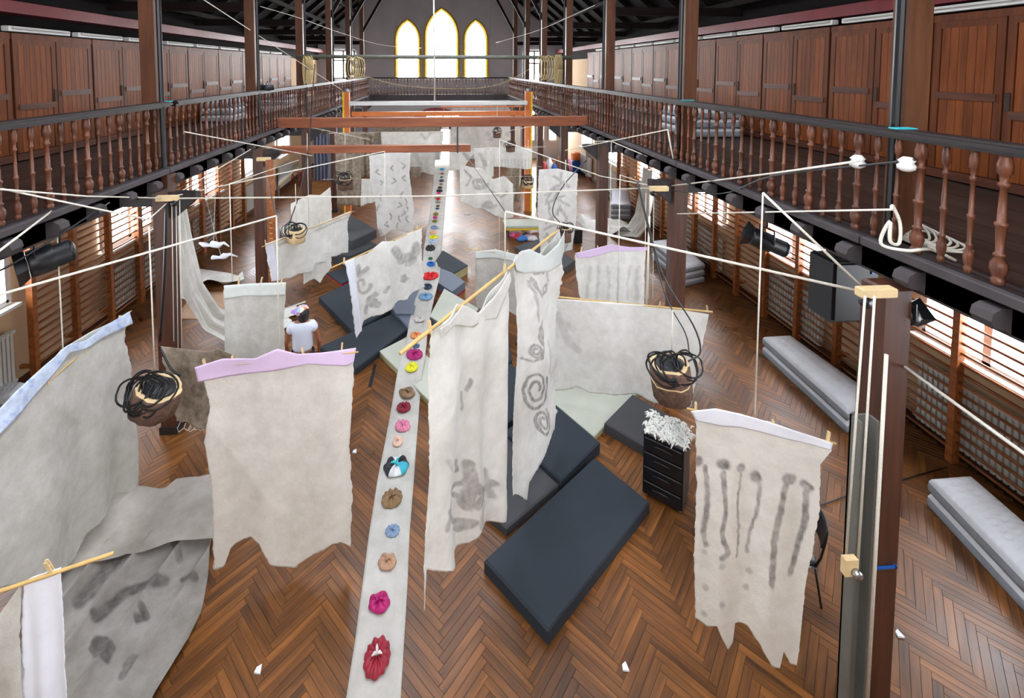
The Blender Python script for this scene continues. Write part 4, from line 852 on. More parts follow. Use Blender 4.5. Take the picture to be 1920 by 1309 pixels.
rope([ony(-40, 345, 4.6), ony(278, 412, 5.35), onx(314, 380, -4.1)], 'white rope sloping down to the pulley over the left log')
rope([P3, ony(1620, 548, 3.7)], 'thick white rope from the diagonal rod string to the near right post', .013)
rope([P3, ony(880, 300, 10.0)], 'dark cord from the diagonal rod string towards the far hall', .007, 'cable2', 'cable')
rope([P6, ony(1625, 546, 3.7)], 'white rope from the lined felt string to the near right post', .012)
P11 = onx(1270, 401, 3.85); Pk = onx(1672, 393, 3.75)
rope([P11, Pk], 'white rope from the second right post to the knot on the right railing', .010)
rope([Pk, Pk+np.array([.03, .02, .02]), Pk+np.array([.08, 0, -.12]), Pk+np.array([.06, -.02, -.28]), Pk+np.array([-.02, -.02, -.26]), Pk+np.array([-.01, 0, -.1]), Pk+np.array([-.05, .03, -.3]), onx(1700, 470, 3.78), onx(1745, 468, 4.0), onx(1790, 488, 4.15), onx(1740, 462, 4.1)], 'looped white rope end hanging at the right railing', .014)
cl = B()
for i in range(7): 
    c0 = np.array([4.3, 3.75+.02*i, GZ+.03+.012*i]); cl.tube([c0+np.array([.22*math.cos(a), .30*math.sin(a+.2*i), .006*math.sin(3*a)]) for a in np.linspace(0, 2*PI, 18)], .010, 5)
t = tag(obj('rope_coil', cl, 'rope', None, True, (4.3, 3.75, GZ)), 'coil of white rope lying on the right gallery floor', 'rope')
t['kind'] = 'stuff'
rope([onx(345, 247, -4.2), P8*.0+ony(585, 292, 10.8)], 'white rope from the left railing over the lower hanging plank', .010)
rope([Lb+np.array([0, 0, .02]), P7], 'white rope from the first left post to the face-stained felt string', .010)
rope([Lb, onx(470, 280, -4.05)], 'white rope along the left gallery edge', .008)
rope([P9, ony(560, 300, 12)], 'thin white line beyond the left posts', .007)
rope([ony(515, 225, 14), ony(694, 262, 12.2)], 'thin rope from the left railing to the cross beam', .008)
rope([P4, Rb], 'short line from the wide felt string to the second right post', .007)
rope([P10, ony(1125, 330, 9.3), onx(1240, 352, 3.9)], 'white rope from the green-hemmed felt string to the right post', .010)
rope([onx(1105, 265, 3.9), P5, ony(1300, 330, 7.9)], 'white rope sloping along the right gallery edge', .010)
rope([onx(1252, 243, 3.8), ony(1060, 282, 10.5)], 'white rope from the right railing to the far posts', .010)
rope([onx(1252, 243, 3.8), onx(1262, 298, 3.85)], 'short loose rope end hanging from the right railing', .012)
rope([ony(1122, 212, 13), ony(930, 250, 14)], 'thin rope crossing above the cross beam at right', .008)
rope([ony(375, -5, 9), ony(640, 168, 17.5)], 'long white line sloping from the roof to the left yellow post', .009)
rope([ony(488, 12, 13), ony(565, 35, 14.5), ony(640, 62, 16), ony(720, 85, 20), ony(790, 90, 26)], 'thin pale lamp wire under the left roof slope', .009)
rope([ony(1115, 10, 13), ony(1060, 35, 14.5), ony(1000, 60, 18), ony(930, 80, 24)], 'thin pale lamp wire under the right roof slope', .009)
rope([ony(660, 135, 14.6), ony(740, 158, 14.6), ony(830, 166, 14.6), ony(930, 160, 14.6), ony(1010, 120, 14.6)], 'slack yellowish rope swagged below the round pole', .010, 'hemp')
rope([ony(813, -30, 12.2), ony(815, 190, 12.2)], 'white vertical pole rope in the middle of the hall', .022)
rope([onx(1665, 665, 3.9), onx(2600, 1345, 4.0)], 'thick white rope at the right edge from the near post', .013)
rope([onz(-30, 505, 3.6), onx(15, 500, -4.2), onx(205, 380, -4.1)], 'black cable under the left gallery edge', .010, 'cable', 'cable')
for i, (x, yb) in enumerate(((322, 640), (330, 660), (337, 670))): rope([ony(x, 376, 6.95), ony(x+4, yb, 6.95)], '%s thin white cord down the first left post' % ORD[i], .005, name='string')
rope([ony(312, 380, 6.9), ony(308, 520, 6.88), ony(300, 640, 6.86)], 'black cable down the first left post', .02, 'cable', 'cable')
for i, x in enumerate((1211, 1218, 1226)): rope([ony(x, 362, 7.3), ony(x-2, 560, 7.3)], '%s thin white cord down the second right post' % ORD[i], .005, name='string')
rope([ony(1218, 405, 7.2), ony(1212, 570, 7.2)], 'thick white rope down the second right post', .016)
for i, (x0, x1, yb, r_) in enumerate(((1622, 1585, 1060, .009), (1640, 1607, 1080, .009), (1662, 1625, 1330, .014))): rope([ony(x0, 555+110*(i == 2), 3.38-.02*i), ony(x1, yb, 3.38-.02*i)], ['left thin white rope', 'middle thin white rope', 'thick white rope'][i]+' down the near right post', r_)
for (a, b_, Yd, z_, lab) in farlines:
    if Yd < 25: rope([(RL if (a+b_) < 0 else b_+.15, Yd, z_+.01), (a-.15 if (a+b_) < 0 else RR, Yd, z_+.01)] if False else [(min(a-.1, RL) if a+b_ < 0 else a-.1, Yd, z_+.01), (b_+.1 if a+b_ < 0 else RR, Yd, z_+.01)], 'line from the gallery carrying the '+lab.split(',')[0].replace('far ', '')[:70].rsplit(' of the ', 1)[0], .005)
# yellow-edged frame in the far hall
for s, px, lab in ((-1, 652, 'left'), (1, 990, 'right')):
    X = ony(px, 300, 17.9)[0]; t = thing('frame_post', 'orange timber post with yellow edge carrying the %s end of the far frame' % lab, 'post', (X, 17.9, 0))
    obj('shaft', B().box(X-.13, X+.10, 17.8, 18.0, 0, 4.78, .01), 'orange', t); obj('yellow_edge', B().box(X+s*.11-.03, X+s*.11+.03, 17.76, 17.8, 0, 4.78), 'yellow', t)
    obj('pulley', B().lathe([(.03, 0), (.09, .02), (.09, .10), (.04, .14)], 10, (X, 17.9, 4.78)), 'metal', t)
a, b_ = ony(655, 193, 17.7), ony(988, 193, 17.7)
tag(obj('frame_beam', B().box(a[0], b_[0], 17.6, 17.75, a[2]-.1, a[2]+.05, .01), 'white', None, False, (0, 17.7, a[2])), 'white painted beam spanning the far frame posts', 'beam')
a, b_ = ony(660, 212, 19.4), ony(985, 210, 19.4)
tag(obj('timber_beam', B().box(a[0], b_[0], 19.3, 19.5, a[2]-.14, a[2]+.05, .01), 'orange', None, False, (0, 19.4, a[2])), 'orange timber beam just below the white frame beam', 'beam')
t = thing('rope_ladder', 'orange wooden rung ladder hanging flat behind the right half of the far frame', 'ladder', (2, 21, 3.6))
a = ony(826, 200, 21.5); b_ = ony(980, 216, 21.5)
for zz in (a[2], b_[2]-.2): obj('ladder_rail', B().box(a[0], b_[0], 21.45, 21.5, zz-.03, zz+.03), 'orange', t)
for k in range(11): x = a[0]+.15+k*(b_[0]-a[0]-.3)/10; obj('ladder_rung', B().box(x-.02, x+.02, 21.44, 21.48, b_[2]-.2, a[2]), 'orange', t)
# big cross beams and the round pole with rope coils
t = thing('cross_beam', 'long brown timber beam crossing the hall at gallery height', 'beam', (0, 12.2, 4.3))
obj('timber', B().box(RL-.15, RR+.1, 12.07, 12.33, 4.15, 4.40, .012), 'beam', t)
for x in (-2.2, -1.2, .6, 2.4): obj('bolt', B().lathe([(.03, 0), (.03, .02), (.012, .035)], 8, (0, 0, 0)), 'metal', t).location = Vector((x, -.13, 0)); 
for c in t.children:
    if c.name.startswith('bolt'): c.rotation_euler = (PI/2, 0, 0)
a, b_ = ony(512, 280, 11.6), ony(882, 281, 11.6)
tag(obj('plank', B().box(a[0], b_[0], 11.5, 11.7, a[2]-.10, a[2]+.08, .01), 'beam', None, False, (-1, 11.6, a[2])), 'reddish plank hanging below the long cross beam, ending mid-hall', 'beam')
a, b_ = ony(828, 262, 11.3), ony(858, 300, 11.3)
tag(obj('strut', B().box(a[0]+.38, a[0]+.42, 11.44, 11.5, b_[2]+.15, a[2]+.3), 'cable2', None, False, (a[0], 11.3, a[2])), 'thin dark green iron strut across the plank end', 'strut')
a, b_ = ony(558, 106, 14.55), ony(1072, 108, 14.55)
tag(obj('round_pole', B().tube([a, b_], .062, 12), 'poleg', None, True, (0, 14.5, a[2])), 'long pale round pole crossing the hall between the upper posts', 'pole')
def coil(x, y0, y1, Yd, lab, n=6, w_=.12, mt='hemp'):
    top = ony(x, y0, Yd); bt = ony(x, y1, Yd); b_ = B()
    for i in range(n):
        o_ = (i-n/2)*w_/n*1.6; q = 14
        b_.tube([(top[0]+o_+w_*.5*math.cos(a), Yd-.08+.02*i, (top[2]+bt[2])/2+(top[2]-bt[2])/2*math.sin(a)*(1-.06*(i % 3))) for a in np.linspace(0, 2*PI, q)], .016, 5)
    tag(obj('rope_coil', b_, mt, None, True, tuple(top)), lab, 'rope', kind='stuff')
coil(578, 104, 158, 14.45, 'thick straight coil of rope over the left end of the round pole', 7)
coil(668, 106, 148, 14.45, 'tangled rope coil on the round pole, left of the windows', 6, .25)
coil(1026, 104, 152, 14.45, 'rope coil hanging on the right part of the round pole', 5, .28)
coil(1048, 102, 158, 14.45, 'rope coil at the right end of the round pole', 7)
# ------------------------------------------------------------------ hanging logs with cable coils
def loglamp(px, py, wpx, hpx, Yd, ytop, label, seed, tilt=0., barkm='bark', band=False):
    c = ony(px, py, Yd); r = wpx/2*Yd/FPX; h = hpx*Yd/FPX; rr = random.Random(seed)
    t = thing('hollow_log_speaker', label, 'hanging log', tuple(c)); Rm = Matrix.Rotation(tilt, 3, 'Y')
    wob = lambda a, z: 1+.04*math.sin(5*a+seed)+.03*math.sin(11*a)+.015*math.sin(23*a+9*z)
    def rot(bb):
        bb.v = [tuple(Rm@Vector((p[0]-c[0], p[1]-c[1], p[2]-c[2]))+V(c)) for p in bb.v]; return bb
    obj('bark', rot(B().lathe([(r*.90, -h/2), (r, -h/2+.01), (r*1.02, 0), (r, h/2-.01), (r*.97, h/2)], 28, tuple(c), wob=wob)), barkm, t, True)
    n_ = 28; b_ = B(); v_ = []
    for q, z in ((r*.97, h/2+.001), (r*.96, h/2+.006), (r*.76, h/2+.006), (r*.74, h/2+.002)):
        for k in range(n_): a = 2*PI*k/n_; v_.append((c[0]+q*math.cos(a)*wob(a, 0), c[1]+q*math.sin(a)*wob(a, 0), c[2]+z))
    b_.add(v_, [(i*n_+k, i*n_+(k+1) % n_, (i+1)*n_+(k+1) % n_, (i+1)*n_+k) for i in range(3) for k in range(n_)]); obj('cut_face', rot(b_), 'cut', t, True)
    obj('speaker_cone', rot(B().lathe([(r*.70, h/2+.003), (r*.66, h/2+.012), (r*.35, h/2-.0+.006), (r*.12, h/2+.02)], 20, tuple(c))), 'blackp', t, True)
    if band: obj('groove', rot(B().lathe([(r*1.03, h*.02), (r*1.045, h*.03), (r*1.045, h*.05), (r*1.03, h*.06)], 28, tuple(c), wob=wob)), 'cut', t, True)
    cb = B()
    for i in range(9):
        a0 = rr.uniform(0, 6); sd = -1 if i % 3 else 1; R1 = r*rr.uniform(.45, .95); R2 = r*rr.uniform(.55, 1.05); tl = rr.uniform(-.5, .5); cx = sd*r*rr.uniform(.1, .75)
        cz_ = h/2+.05*r-.25*R2*(i % 2)
        cb.tube([(c[0]+cx+R1*math.cos(a)*math.cos(tl)-R2*.35*math.sin(a)*math.sin(tl), c[1]-r*(.35+.7*max(0, -math.sin(a))), c[2]+cz_+R2*.75*math.sin(a)+R1*.5*math.cos(a)*math.sin(tl)*sd+.25*r) for a in np.linspace(a0, a0+2*PI, 24)], max(.008, .036*r+.003), 5)
    tag(obj('cable_coil', cb, 'cable', t, True), kind='stuff')
    top = ony(px, ytop, Yd); st = B().tube([(c[0], c[1], c[2]+h/2), (c[0], c[1], top[2])], .008, 6)
    obj('hanging_string', st, 'rope', t, True); return c, r, h
loglamp(292, 748, 78, 46, 5.3, 425, 'thick tilted bark log with black cable coil hanging at left', 1, .35)
loglamp(1258, 712, 74, 70, 5.6, 582, 'dark grooved log with cable coil hanging in front of the wide felt', 2, -.12, band=True)
loglamp(556, 442, 32, 24, 10.4, 345, 'yellowish log with cable coil hanging before the slanting felt', 3, 0, 'cut')
loglamp(648, 345, 28, 20, 15.5, 250, 'small log with cable coil hanging before the long rough grey felt', 4)
loglamp(1059, 440, 24, 26, 10.8, 300, 'log hanging before the marbled felt at right', 5)
loglamp(990, 345, 22, 14, 15.5, 262, 'small pale log ring hanging by the right yellow-edged post', 6, 0, 'cut')
loglamp(932, 252, 15, 13, 17, 200, 'tiny dark log hanging under the cross beam', 7)
loglamp(957, 278, 17, 13, 16.4, 250, 'tiny brown log hanging right of the other tiny one', 8)
rope([ony(1195, 340, 5.8), ony(1215, 420, 5.7), ony(1245, 520, 5.6), ony(1300, 610, 5.5), ony(1313, 660, 5.5), ony(1290, 678, 5.5)], 'thick grey cable looping down to the dark grooved log', .011, 'cable2', 'cable')
rope([ony(1195, 345, 5.85), ony(1228, 480, 5.75), ony(1250, 560, 5.65), ony(1285, 625, 5.6), ony(1293, 668, 5.6)], 'thinner cable beside the one looping to the grooved log', .008, 'cable2', 'cable')
rope([ony(590, 120, 12), ony(580, 260, 11), ony(565, 350, 10.5), ony(542, 420, 10.4)], 'black cable running down to the yellowish log', .012, 'cable', 'cable')
rope([ony(1100, 300, 11), ony(1055, 350, 10.9), ony(1036, 395, 10.8), ony(1052, 420, 10.8)], 'black cable running down to the log by the marbled felt', .012, 'cable', 'cable')
rope([ony(299, 650, 5.3), ony(320, 690, 5.2), ony(338, 705, 5.2)], 'short black cable joining the left log', .014, 'cable', 'cable')
# ------------------------------------------------------------------ drawer unit with shaggy felt
def rect_frame(pa, pb):
    """base corners (front left, front right) -> origin, rotation"""
    d = pb-pa; return math.atan2(d[1], d[0]), float(np.linalg.norm(d[:2]))
pa, pb = onz(1204, 928), onz(1279, 968); rz_, wd = rect_frame(pa, pb)
t = thing('drawer_unit', 'black plastic drawer unit with scooped handles between the dark mats and the lined felt', 'drawers', (pa[0], pa[1], 0), None, rz_)
def lb(*a): return B().box(*a)
def lobj(name, b_, mt, par, smooth=False):
    me = b_.mesh(name, mt, smooth); return link(name, me, par)
lobj('body', lb(0, wd, 0.015, .40, .03, .86, .012), 'blackp', t); lobj('top_tray', lb(-.012, wd+.012, -.01, .41, .86, .89, .01), 'blackp', t)
for i in range(4):
    z0 = .05+i*.2; dr = lobj('drawer', lb(.02, wd-.02, -.012, .02, z0, z0+.18, .008), 'cable', t)
    hb = B().tube([(wd/2+.11*math.cos(a), -.018-.02*math.sin(a), z0+.10+.03*math.sin(a)) for a in np.linspace(0, PI, 9)], .009, 6); lobj('handle', hb, 'blackp', dr, True)
for x in (.04, wd-.04):
    for y in (.05, .36): lobj('caster', B().lathe([(.02, 0), (.025, .01), (.02, .03)], 8, (x, y, 0)), 'metal', t)
c = onz(1256, 800, .91); sh = B(); r_ = np.random.RandomState(3)
cz, sz = math.cos(rz_), math.sin(rz_)
for i in range(260):
    u, v_ = r_.uniform(-.02, wd+.02), r_.uniform(-.02, .42); a = r_.uniform(0, 6.28); L_ = r_.uniform(.05, .10)
    x0 = pa[0]+u*cz-v_*sz; y0 = pa[1]+u*sz+v_*cz
    sh.tube([(x0, y0, .90), (x0+.4*L_*math.cos(a), y0+.4*L_*math.sin(a), .925+r_.uniform(0, .02)), (x0+L_*math.cos(a), y0+L_*math.sin(a), .90+r_.uniform(-.0, .02))], .01, 4, rs=[.012, .015, .005])
x0, y0 = pa[0], pa[1]; q = [(x0+u*cz-v_*sz, y0+u*sz+v_*cz) for u, v_ in ((.01, .01), (wd-.01, .01), (wd-.01, .39), (.01, .39))]
sf = thing('shaggy_felt', 'shaggy white wool piece lying on top of the black drawer unit', 'felt', (x0, y0, .891)); obj('backing', B().prism(q, .891, .905), 'felt', sf); tag(obj('wool_tufts', sh, 'felt', sf, True), kind='stuff')
# ------------------------------------------------------------------ chair
t = thing('chair', 'black chair with tubular frame half hidden behind the lined felt at right', 'chair', (3.80, 4.56, 0), None, -PI/2-.25)
st = B(); 
for (zz, k) in ((.44, .96), (.455, 1.), (.475, 1.), (.485, .93)):
    for a in range(20):
        an = 2*PI*a/20; ex = lambda v: math.copysign(abs(v)**.45, v); st.v.append((.21*k*ex(math.cos(an)), .21*k*ex(math.sin(an)), zz-.012*math.cos(an*2)*0))
for i in range(3):
    for a in range(20): st.f.append((i*20+a, i*20+(a+1) % 20, (i+1)*20+(a+1) % 20, (i+1)*20+a))
st.f += [tuple(range(20))[::-1], tuple(range(60, 80))]; lobj('seat', st, 'blackp', t, True)
bk = B(); n_ = 12
for k in range(2):
    for j in range(6):
        z_ = .66+.23*j/5
        for i in range(n_): x_ = -.21+.42*i/(n_-1); bk.v.append((x_*(1-.08*(j in (0, 5))), .23+.05*(j/5)+k*.014-.05*(x_/.21)**2+.03, z_))
for j in range(5):
    for i in range(n_-1): a = j*n_+i; bk.f.append((a, a+1, a+n_+1, a+n_)); b2 = a+6*n_; bk.f.append((b2+n_, b2+n_+1, b2+1, b2))
per = [i for i in range(n_)]+[j*n_+n_-1 for j in range(1, 6)]+[5*n_+i for i in range(n_-2, -1, -1)]+[j*n_ for j in range(4, 0, -1)]
for a, b_ in zip(per, per[1:]+per[:1]): bk.f.append((b_, a, a+6*n_, b_+6*n_))
lobj('backrest', bk, 'blackp', t, True)
for s in (-1, 1):
    lobj('back_upright', B().tube([(s*.19, .17, .44), (s*.195, .215, .55), (s*.195, .25, .72), (s*.19, .27, .86)], .011, 7), 'cable', t, True)
    lobj('leg', B().tube([(s*.17, -.17, .45), (s*.20, -.22, 0)], .011, 7), 'cable', t, True); lobj('leg', B().tube([(s*.17, .17, .45), (s*.20, .24, 0)], .011, 7), 'cable', t, True)
    lobj('side_rail', B().tube([(s*.19, -.18, .43), (s*.19, .18, .43)], .011, 7), 'metal', t, True)
lobj('cross_bar', B().tube([(-.185, -.2, .2), (.185, -.2, .2)], .008, 6), 'cable', t, True)
# ------------------------------------------------------------------ air beds
def airbed(q, z0, h, label, group=None, nx=13, ny=4):
    q = [np.array(p[:2]) for p in q]
    if np.linalg.norm(q[1]-q[0]) < np.linalg.norm(q[2]-q[1]): q = [q[3], q[0], q[1], q[2]]
    c = sum(q)/4; t = thing('air_bed', label, 'air bed', (c[0], c[1], z0), group)
    def ring(u, v_): return (q[0]*(1-u)+q[1]*u)*(1-v_)+(q[3]*(1-u)+q[2]*u)*v_
    P = np.zeros((ny*6+1, nx*6+1, 3)); nyy, nxx = P.shape[:2]
    for j in range(nyy):
        for i in range(nxx):
            u, v_ = i/(nxx-1), j/(nyy-1); p = ring(u, v_); e = min(u*nx, (1-u)*nx, v_*ny, (1-v_)*ny); ed = min(1, e*1.2)
            dm = math.sin(PI*u*nx)**2*math.sin(PI*v_*ny)**2
            P[j, i] = (p[0], p[1], z0+h*(.62+.38*math.sqrt(1-(1-ed)**2))-.026*dm**2*ed)
    o = gridobj('top', P, np.zeros((nyy, nxx)), 'air', t, 0, flip=True)
    b_ = B(); n_ = 48; prf = [(.985, .0), (1.0, .12), (1.008, .3), (1.0, .5), (.985, .62)]
    edge = []
    for k in range(n_):
        f_ = 4*k/n_; s_ = int(f_); r2 = f_-s_; edge.append(q[s_]*(1-r2)+q[(s_+1) % 4]*r2)
    for (k_, z_) in prf:
        for p in edge: d = p-c; pp = c+d*k_; b_.v.append((pp[0], pp[1], z0+h*z_))
    m_ = len(prf); b_.f += [(i*n_+k, i*n_+(k+1) % n_, (i+1)*n_+(k+1) % n_, (i+1)*n_+k) for i in range(m_-1) for k in range(n_)]+[tuple(range(n_))[::-1]]
    obj('side_wall', b_, 'airs', t, True)
    return t
def stack(px, z1, n, z0, lab, group):
    q = [onz(x, y, z1) for x, y in px]
    for i in range(n):
        h = (z1-z0)/n; airbed(q, z0+i*h+.003, h-.004, ('topmost' if i == n-1 else ['lowest', 'second lowest'][min(i, 1)])+' '+lab, group)
stack([(1430, 628), (1482, 625), (1650, 742), (1590, 768)], .40, 2, 0, 'grey air bed of the pair on the floor by the right wall bars', 'right wall air beds')
stack([(1741, 893), (1822, 887), (1990, 1030), (1925, 1082)], .40, 2, 0, 'grey air bed of the pair at the right edge of the view', 'right edge air beds')
stack([(1222, 450), (1268, 445), (1322, 492), (1284, 500)], .55, 3, 0, 'grey air bed in the stack behind the second right post', 'stacked air beds behind the post')
stack([(1147, 371), (1180, 371), (1183, 382), (1146, 382)], .6, 3, 0, 'grey air bed in the stack by the right drape', 'stacked air beds by the drape')
q = [onz(x, y, .61) for x, y in ((1147, 370), (1178, 370), (1184, 384), (1145, 384))]
G = np.zeros((12, 12, 3))
for i in range(12):
    for j in range(12): u, v_ = j/11, i/11; p = (q[0]*(1-u)+q[1]*u)*(1-v_)+(q[3]*(1-u)+q[2]*u)*v_; G[i, j] = (p[0], p[1], .62+.30*math.exp(-((v_-.1)/.4)**2)+.01*math.sin(9*u))
tag(gridobj('white_sheet', G, np.zeros((12, 12)), 'whitec', None, .01), 'white sheet propped on the air bed stack by the right drape', 'sheet')
for k, (x0, x1, y0, y1, n, lab) in enumerate(((5.55, 6.75, 9.9, 11.3, 3, 'pale air bed in the stack on the right gallery'), (-6.95, -6.1, 13.6, 14.9, 3, 'pale air bed in the stack on the left gallery'), (4.9, 5.8, 16.6, 17.8, 3, 'pale air bed in the far stack on the right gallery'), (-6.6, -5.6, 10.4+6.5, 18.0, 3, 'pale air bed in the far stack on the left gallery'))):
    for i in range(n): airbed([(x0, y1), (x1, y1), (x1, y0), (x0, y0)], GZ+.0+i*.21, .20, ['lowest', 'middle', 'topmost'][i]+' '+lab, lab.replace('pale air bed in', 'air beds of'), 12, 8)
stack([(-60, 706), (48, 712), (22, 742), (-90, 752)], .35, 1, 0, 'grey air bed showing behind the blue-hemmed felt', None)
# ------------------------------------------------------------------ lamps and speakers under the galleries
def spot(p0, p1, r, label):
    p0, p1 = np.array(p0), np.array(p1); t = thing('stage_spotlight', label, 'spotlight', tuple(p0)); d = p1-p0
    obj('housing', B().tube([p0, p0+d*.05, p0+d*.6, p0+d*.62, p1], r, 18, rs=[r*.96, r, r, r*.85, r*.85]), 'blackp', t, True)
    obj('rear_cap', B().tube([p1, p1+d*.08, p1+d*.14], r, 16, rs=[r*.85, r*.7, r*.3]), 'cable', t, True)
    m = p0+d*.45; obj('yoke', B().tube([m+np.array([0, -r*1.1, 0]), m+np.array([0, -r*1.1, r*1.5]), m+np.array([0, r*1.1, r*1.5]), m+np.array([0, r*1.1, 0])], .012, 6).tube([m+np.array([0, 0, r*1.5]), (m[0], m[1], max(m[2]+r*1.5+.05, 3.87))], .014, 6), 'cable', t)
    u = d/np.linalg.norm(d); obj('barn_door', B().tube([p0-u*.10, p0-u*.005], r, 4, rs=[r*1.45, r*1.05], cap=False), 'blackp', t)
    return t
spot(ony(52, 497, 5.1), ony(132, 470, 5.35), .15, 'large black stage spotlight hanging under the left gallery edge')
spot(ony(1410, 442, 5.75), ony(1472, 468, 5.55), .12, 'black stage spotlight hanging under the right gallery edge')
spot(ony(1706, 588, 3.62), ony(1678, 592, 3.6), .09, 'small black lamp clamped on the near right post')
spot(ony(494, 166, 11.3), ony(512, 164, 11.3), .08, 'small black spotlight resting on the left gallery rail')
a = ony(1562, 490, 4.45); b_ = ony(1642, 604, 4.45)
t = thing('loudspeaker', 'black square loudspeaker hanging under the right gallery by the near post', 'speaker', (a[0], 4.45, b_[2]), None, 0)
obj('cabinet', B().box(a[0], b_[0], 4.45, 4.75, b_[2], a[2], .02), 'blackp', t); obj('grille', B().box(a[0]+.03, b_[0]-.03, 4.43, 4.452, b_[2]+.03, a[2]-.03, .008), 'cable', t)
obj('corner_tag', B().box(b_[0]-.10, b_[0]-.05, 4.42, 4.432, a[2]-.14, a[2]-.10), 'blue', t); obj('hanger', B().box(a[0]+.15, a[0]+.2, 4.55, 4.6, a[2], max(a[2]+.05, 3.9)), 'metal', t)
# aluminium channel with winch by the near right post
a = ony(1604, 800, 3.42); b_ = ony(1640, 800, 3.42); top = ony(1620, 785, 3.42)[2]
t = thing('metal_channel', 'grey metal channel standing against the near right post', 'channel', (a[0], 3.42, 0))
obj('web', B().box(a[0], b_[0], 3.46, 3.475, 0, top), 'alu', t); obj('flange', B().box(a[0], a[0]+.02, 3.38, 3.475, 0, top), 'alu', t); obj('flange', B().box(b_[0]-.02, b_[0], 3.38, 3.475, 0, top), 'alu', t)
p = ony(1595, 1060, 3.32); t = thing('winch', 'small wooden cleat with pulley on the near right post ropes', 'pulley', tuple(p))
obj('block', B().box(p[0]-.05, p[0]+.06, 3.31, 3.36, p[2]-.10, p[2]+.06, .01), 'peg', t); obj('wheel', B().tube([(p[0]+.03, 3.27, p[2]-.05), (p[0]+.03, 3.31, p[2]-.05)], .035, 14), 'metal', t, True)
p = ony(1665, 1086, 3.42); tag(obj('blue_strap', B().box(p[0]-.03, p[0]+.17, 3.5, 3.512, p[2]-.01, p[2]+.01).box(p[0]+.15, p[0]+.162, 3.5, 3.6, p[2]-.01, p[2]+.01), 'blue', None, False, tuple(p)), 'thin blue strap round the near right post', 'strap')
for x, y, X, lab in ((1695, 238, PRX, 'nearest right'), (1290, 185, PRX, 'second right'), (310, 197, PLX, 'second left')):
    p = onx(x, y, RR if X > 0 else RL); s_ = 1 if X > 0 else -1
    tag(obj('teal_tape', B().box(p[0]-.09, p[0]+.09, p[1]-.03, p[1]+.05, 5.187, 5.196), 'teal', None, False, (p[0], p[1], 5.19)), 'teal tape on the railing at the %s gallery post' % lab, 'tape')
for x, y, X, lab in ((1608, 305, RR-.06, 'left'), (1700, 310, RR-.06, 'right')):
    p = onx(x, y, X); tag(obj('white_wrap', B().lathe([(.03, -.05), (.06, -.03), (.065, .0), (.045, .02), (.06, .04), (.03, .07)], 10, tuple(p)), 'white', None, True, tuple(p)), '%s white plastic wrap tied on the near right balusters' % lab, 'wrap')
p = ony(1590, 528, 4.0)
# pulley blocks where ropes meet the posts
for (x, y, Yd, lab) in ((318, 374, 6.9, 'first left post'), (1232, 356, 7.25, 'second right post'), (1636, 552, 3.5, 'near right post'), (497, 300, 10.6, 'second left post')):
    p = ony(x, y, Yd); t = thing('rope_bracket', 'wooden bracket with metal pulley on the %s' % lab, 'bracket', tuple(p)); sx = -1 if x < 800 else 1
    obj('arm', B().box(*sorted((p[0]-sx*.12, p[0]+sx*.18)), Yd-.04, Yd+.04, p[2]-.02, p[2]+.06, .008), 'peg', t); obj('wheel', B().tube([(p[0]-sx*.08, Yd-.05, p[2]-.05), (p[0]-sx*.08, Yd+.0, p[2]-.05)], .045, 12), 'cable', t, True)
# ------------------------------------------------------------------ far clutter
def fbox(name, lab, cat, px, Yd, dep, mt, z0=None, ch=.01):
    a = ony(px[0], px[1], Yd); b_ = ony(px[2], px[3], Yd); zz = b_[2] if z0 is None else z0
    return a, b_, zz
t = thing('bench', 'pale green low bench with yellow lower edge under the far logs', 'bench', (3, 15.4, 0))
a = onz(948, 424, .42); b_ = onz(1042, 424, .42); obj('seat_pad', B().box(a[0], b_[0], a[1], a[1]+.7, .32, .42, .02), 'matgreen', t); obj('apron', B().box(a[0]+.02, b_[0]-.02, a[1]+.02, a[1]+.06, .26, .32), 'yellow', t)
for x in (a[0]+.1, b_[0]-.1):
    for y in (a[1]+.08, a[1]+.6): obj('leg', B().box(x-.03, x+.03, y-.03, y+.03, 0, .32), 'cupd', t)
r_ = random.Random(4)
for i, (nm, c_) in enumerate((('pink', (200, 90, 140)), ('red', (180, 40, 40)), ('blue', (40, 110, 180)), ('black', (30, 30, 36)), ('mauve', (150, 110, 140)), ('white', (210, 205, 205)), ('brown', (120, 80, 60)))):
    x = 966+i*6.5; p = onz(x, 442+(i % 3)*3, .05); bb = B().lathe([(.05, -.05), (.18, -.04), (.20, .02), (.13, .08), (.04, .11)], 12, tuple(p), 1, .8, wob=lambda a, z: 1+.2*math.sin(3*a+i)+.1*math.sin(7*a))
    tag(obj('wool_bundle', bb, rmat(c_), None, True, tuple(p)), '%s wool bundle in the coloured heap by the low bench' % nm, 'wool')
a = onz(1077, 458, 0); t = thing('floor_speaker', 'black upright box speaker on the floor beside the marbled felt', 'speaker', tuple(a))
obj('cabinet', B().box(a[0], a[0]+.26, a[1], a[1]+.25, .02, .46, .01), 'blackp', t); obj('grille', B().box(a[0]+.02, a[0]+.24, a[1]-.01, a[1]+.002, .05, .44), 'cable', t)
a = onz(1073, 325, 0); t = thing('plastic_crate', 'blue plastic crate standing far right under the gallery', 'crate', tuple(a)); obj('body', B().box(a[0], a[0]+.5, a[1], a[1]+.5, 0, .6, .03), 'blue', t); obj('rim', B().box(a[0]-.03, a[0]+.53, a[1]-.03, a[1]+.53, .6, .66, .01), 'blue', t)
tag(obj('wooden_box', B().box(a[0]+.05, a[0]+.45, a[1]+.05, a[1]+.45, .67, 1.1, .02), 'orange', None, False, (a[0], a[1], .67)), 'orange-brown box standing on the blue crate', 'box')
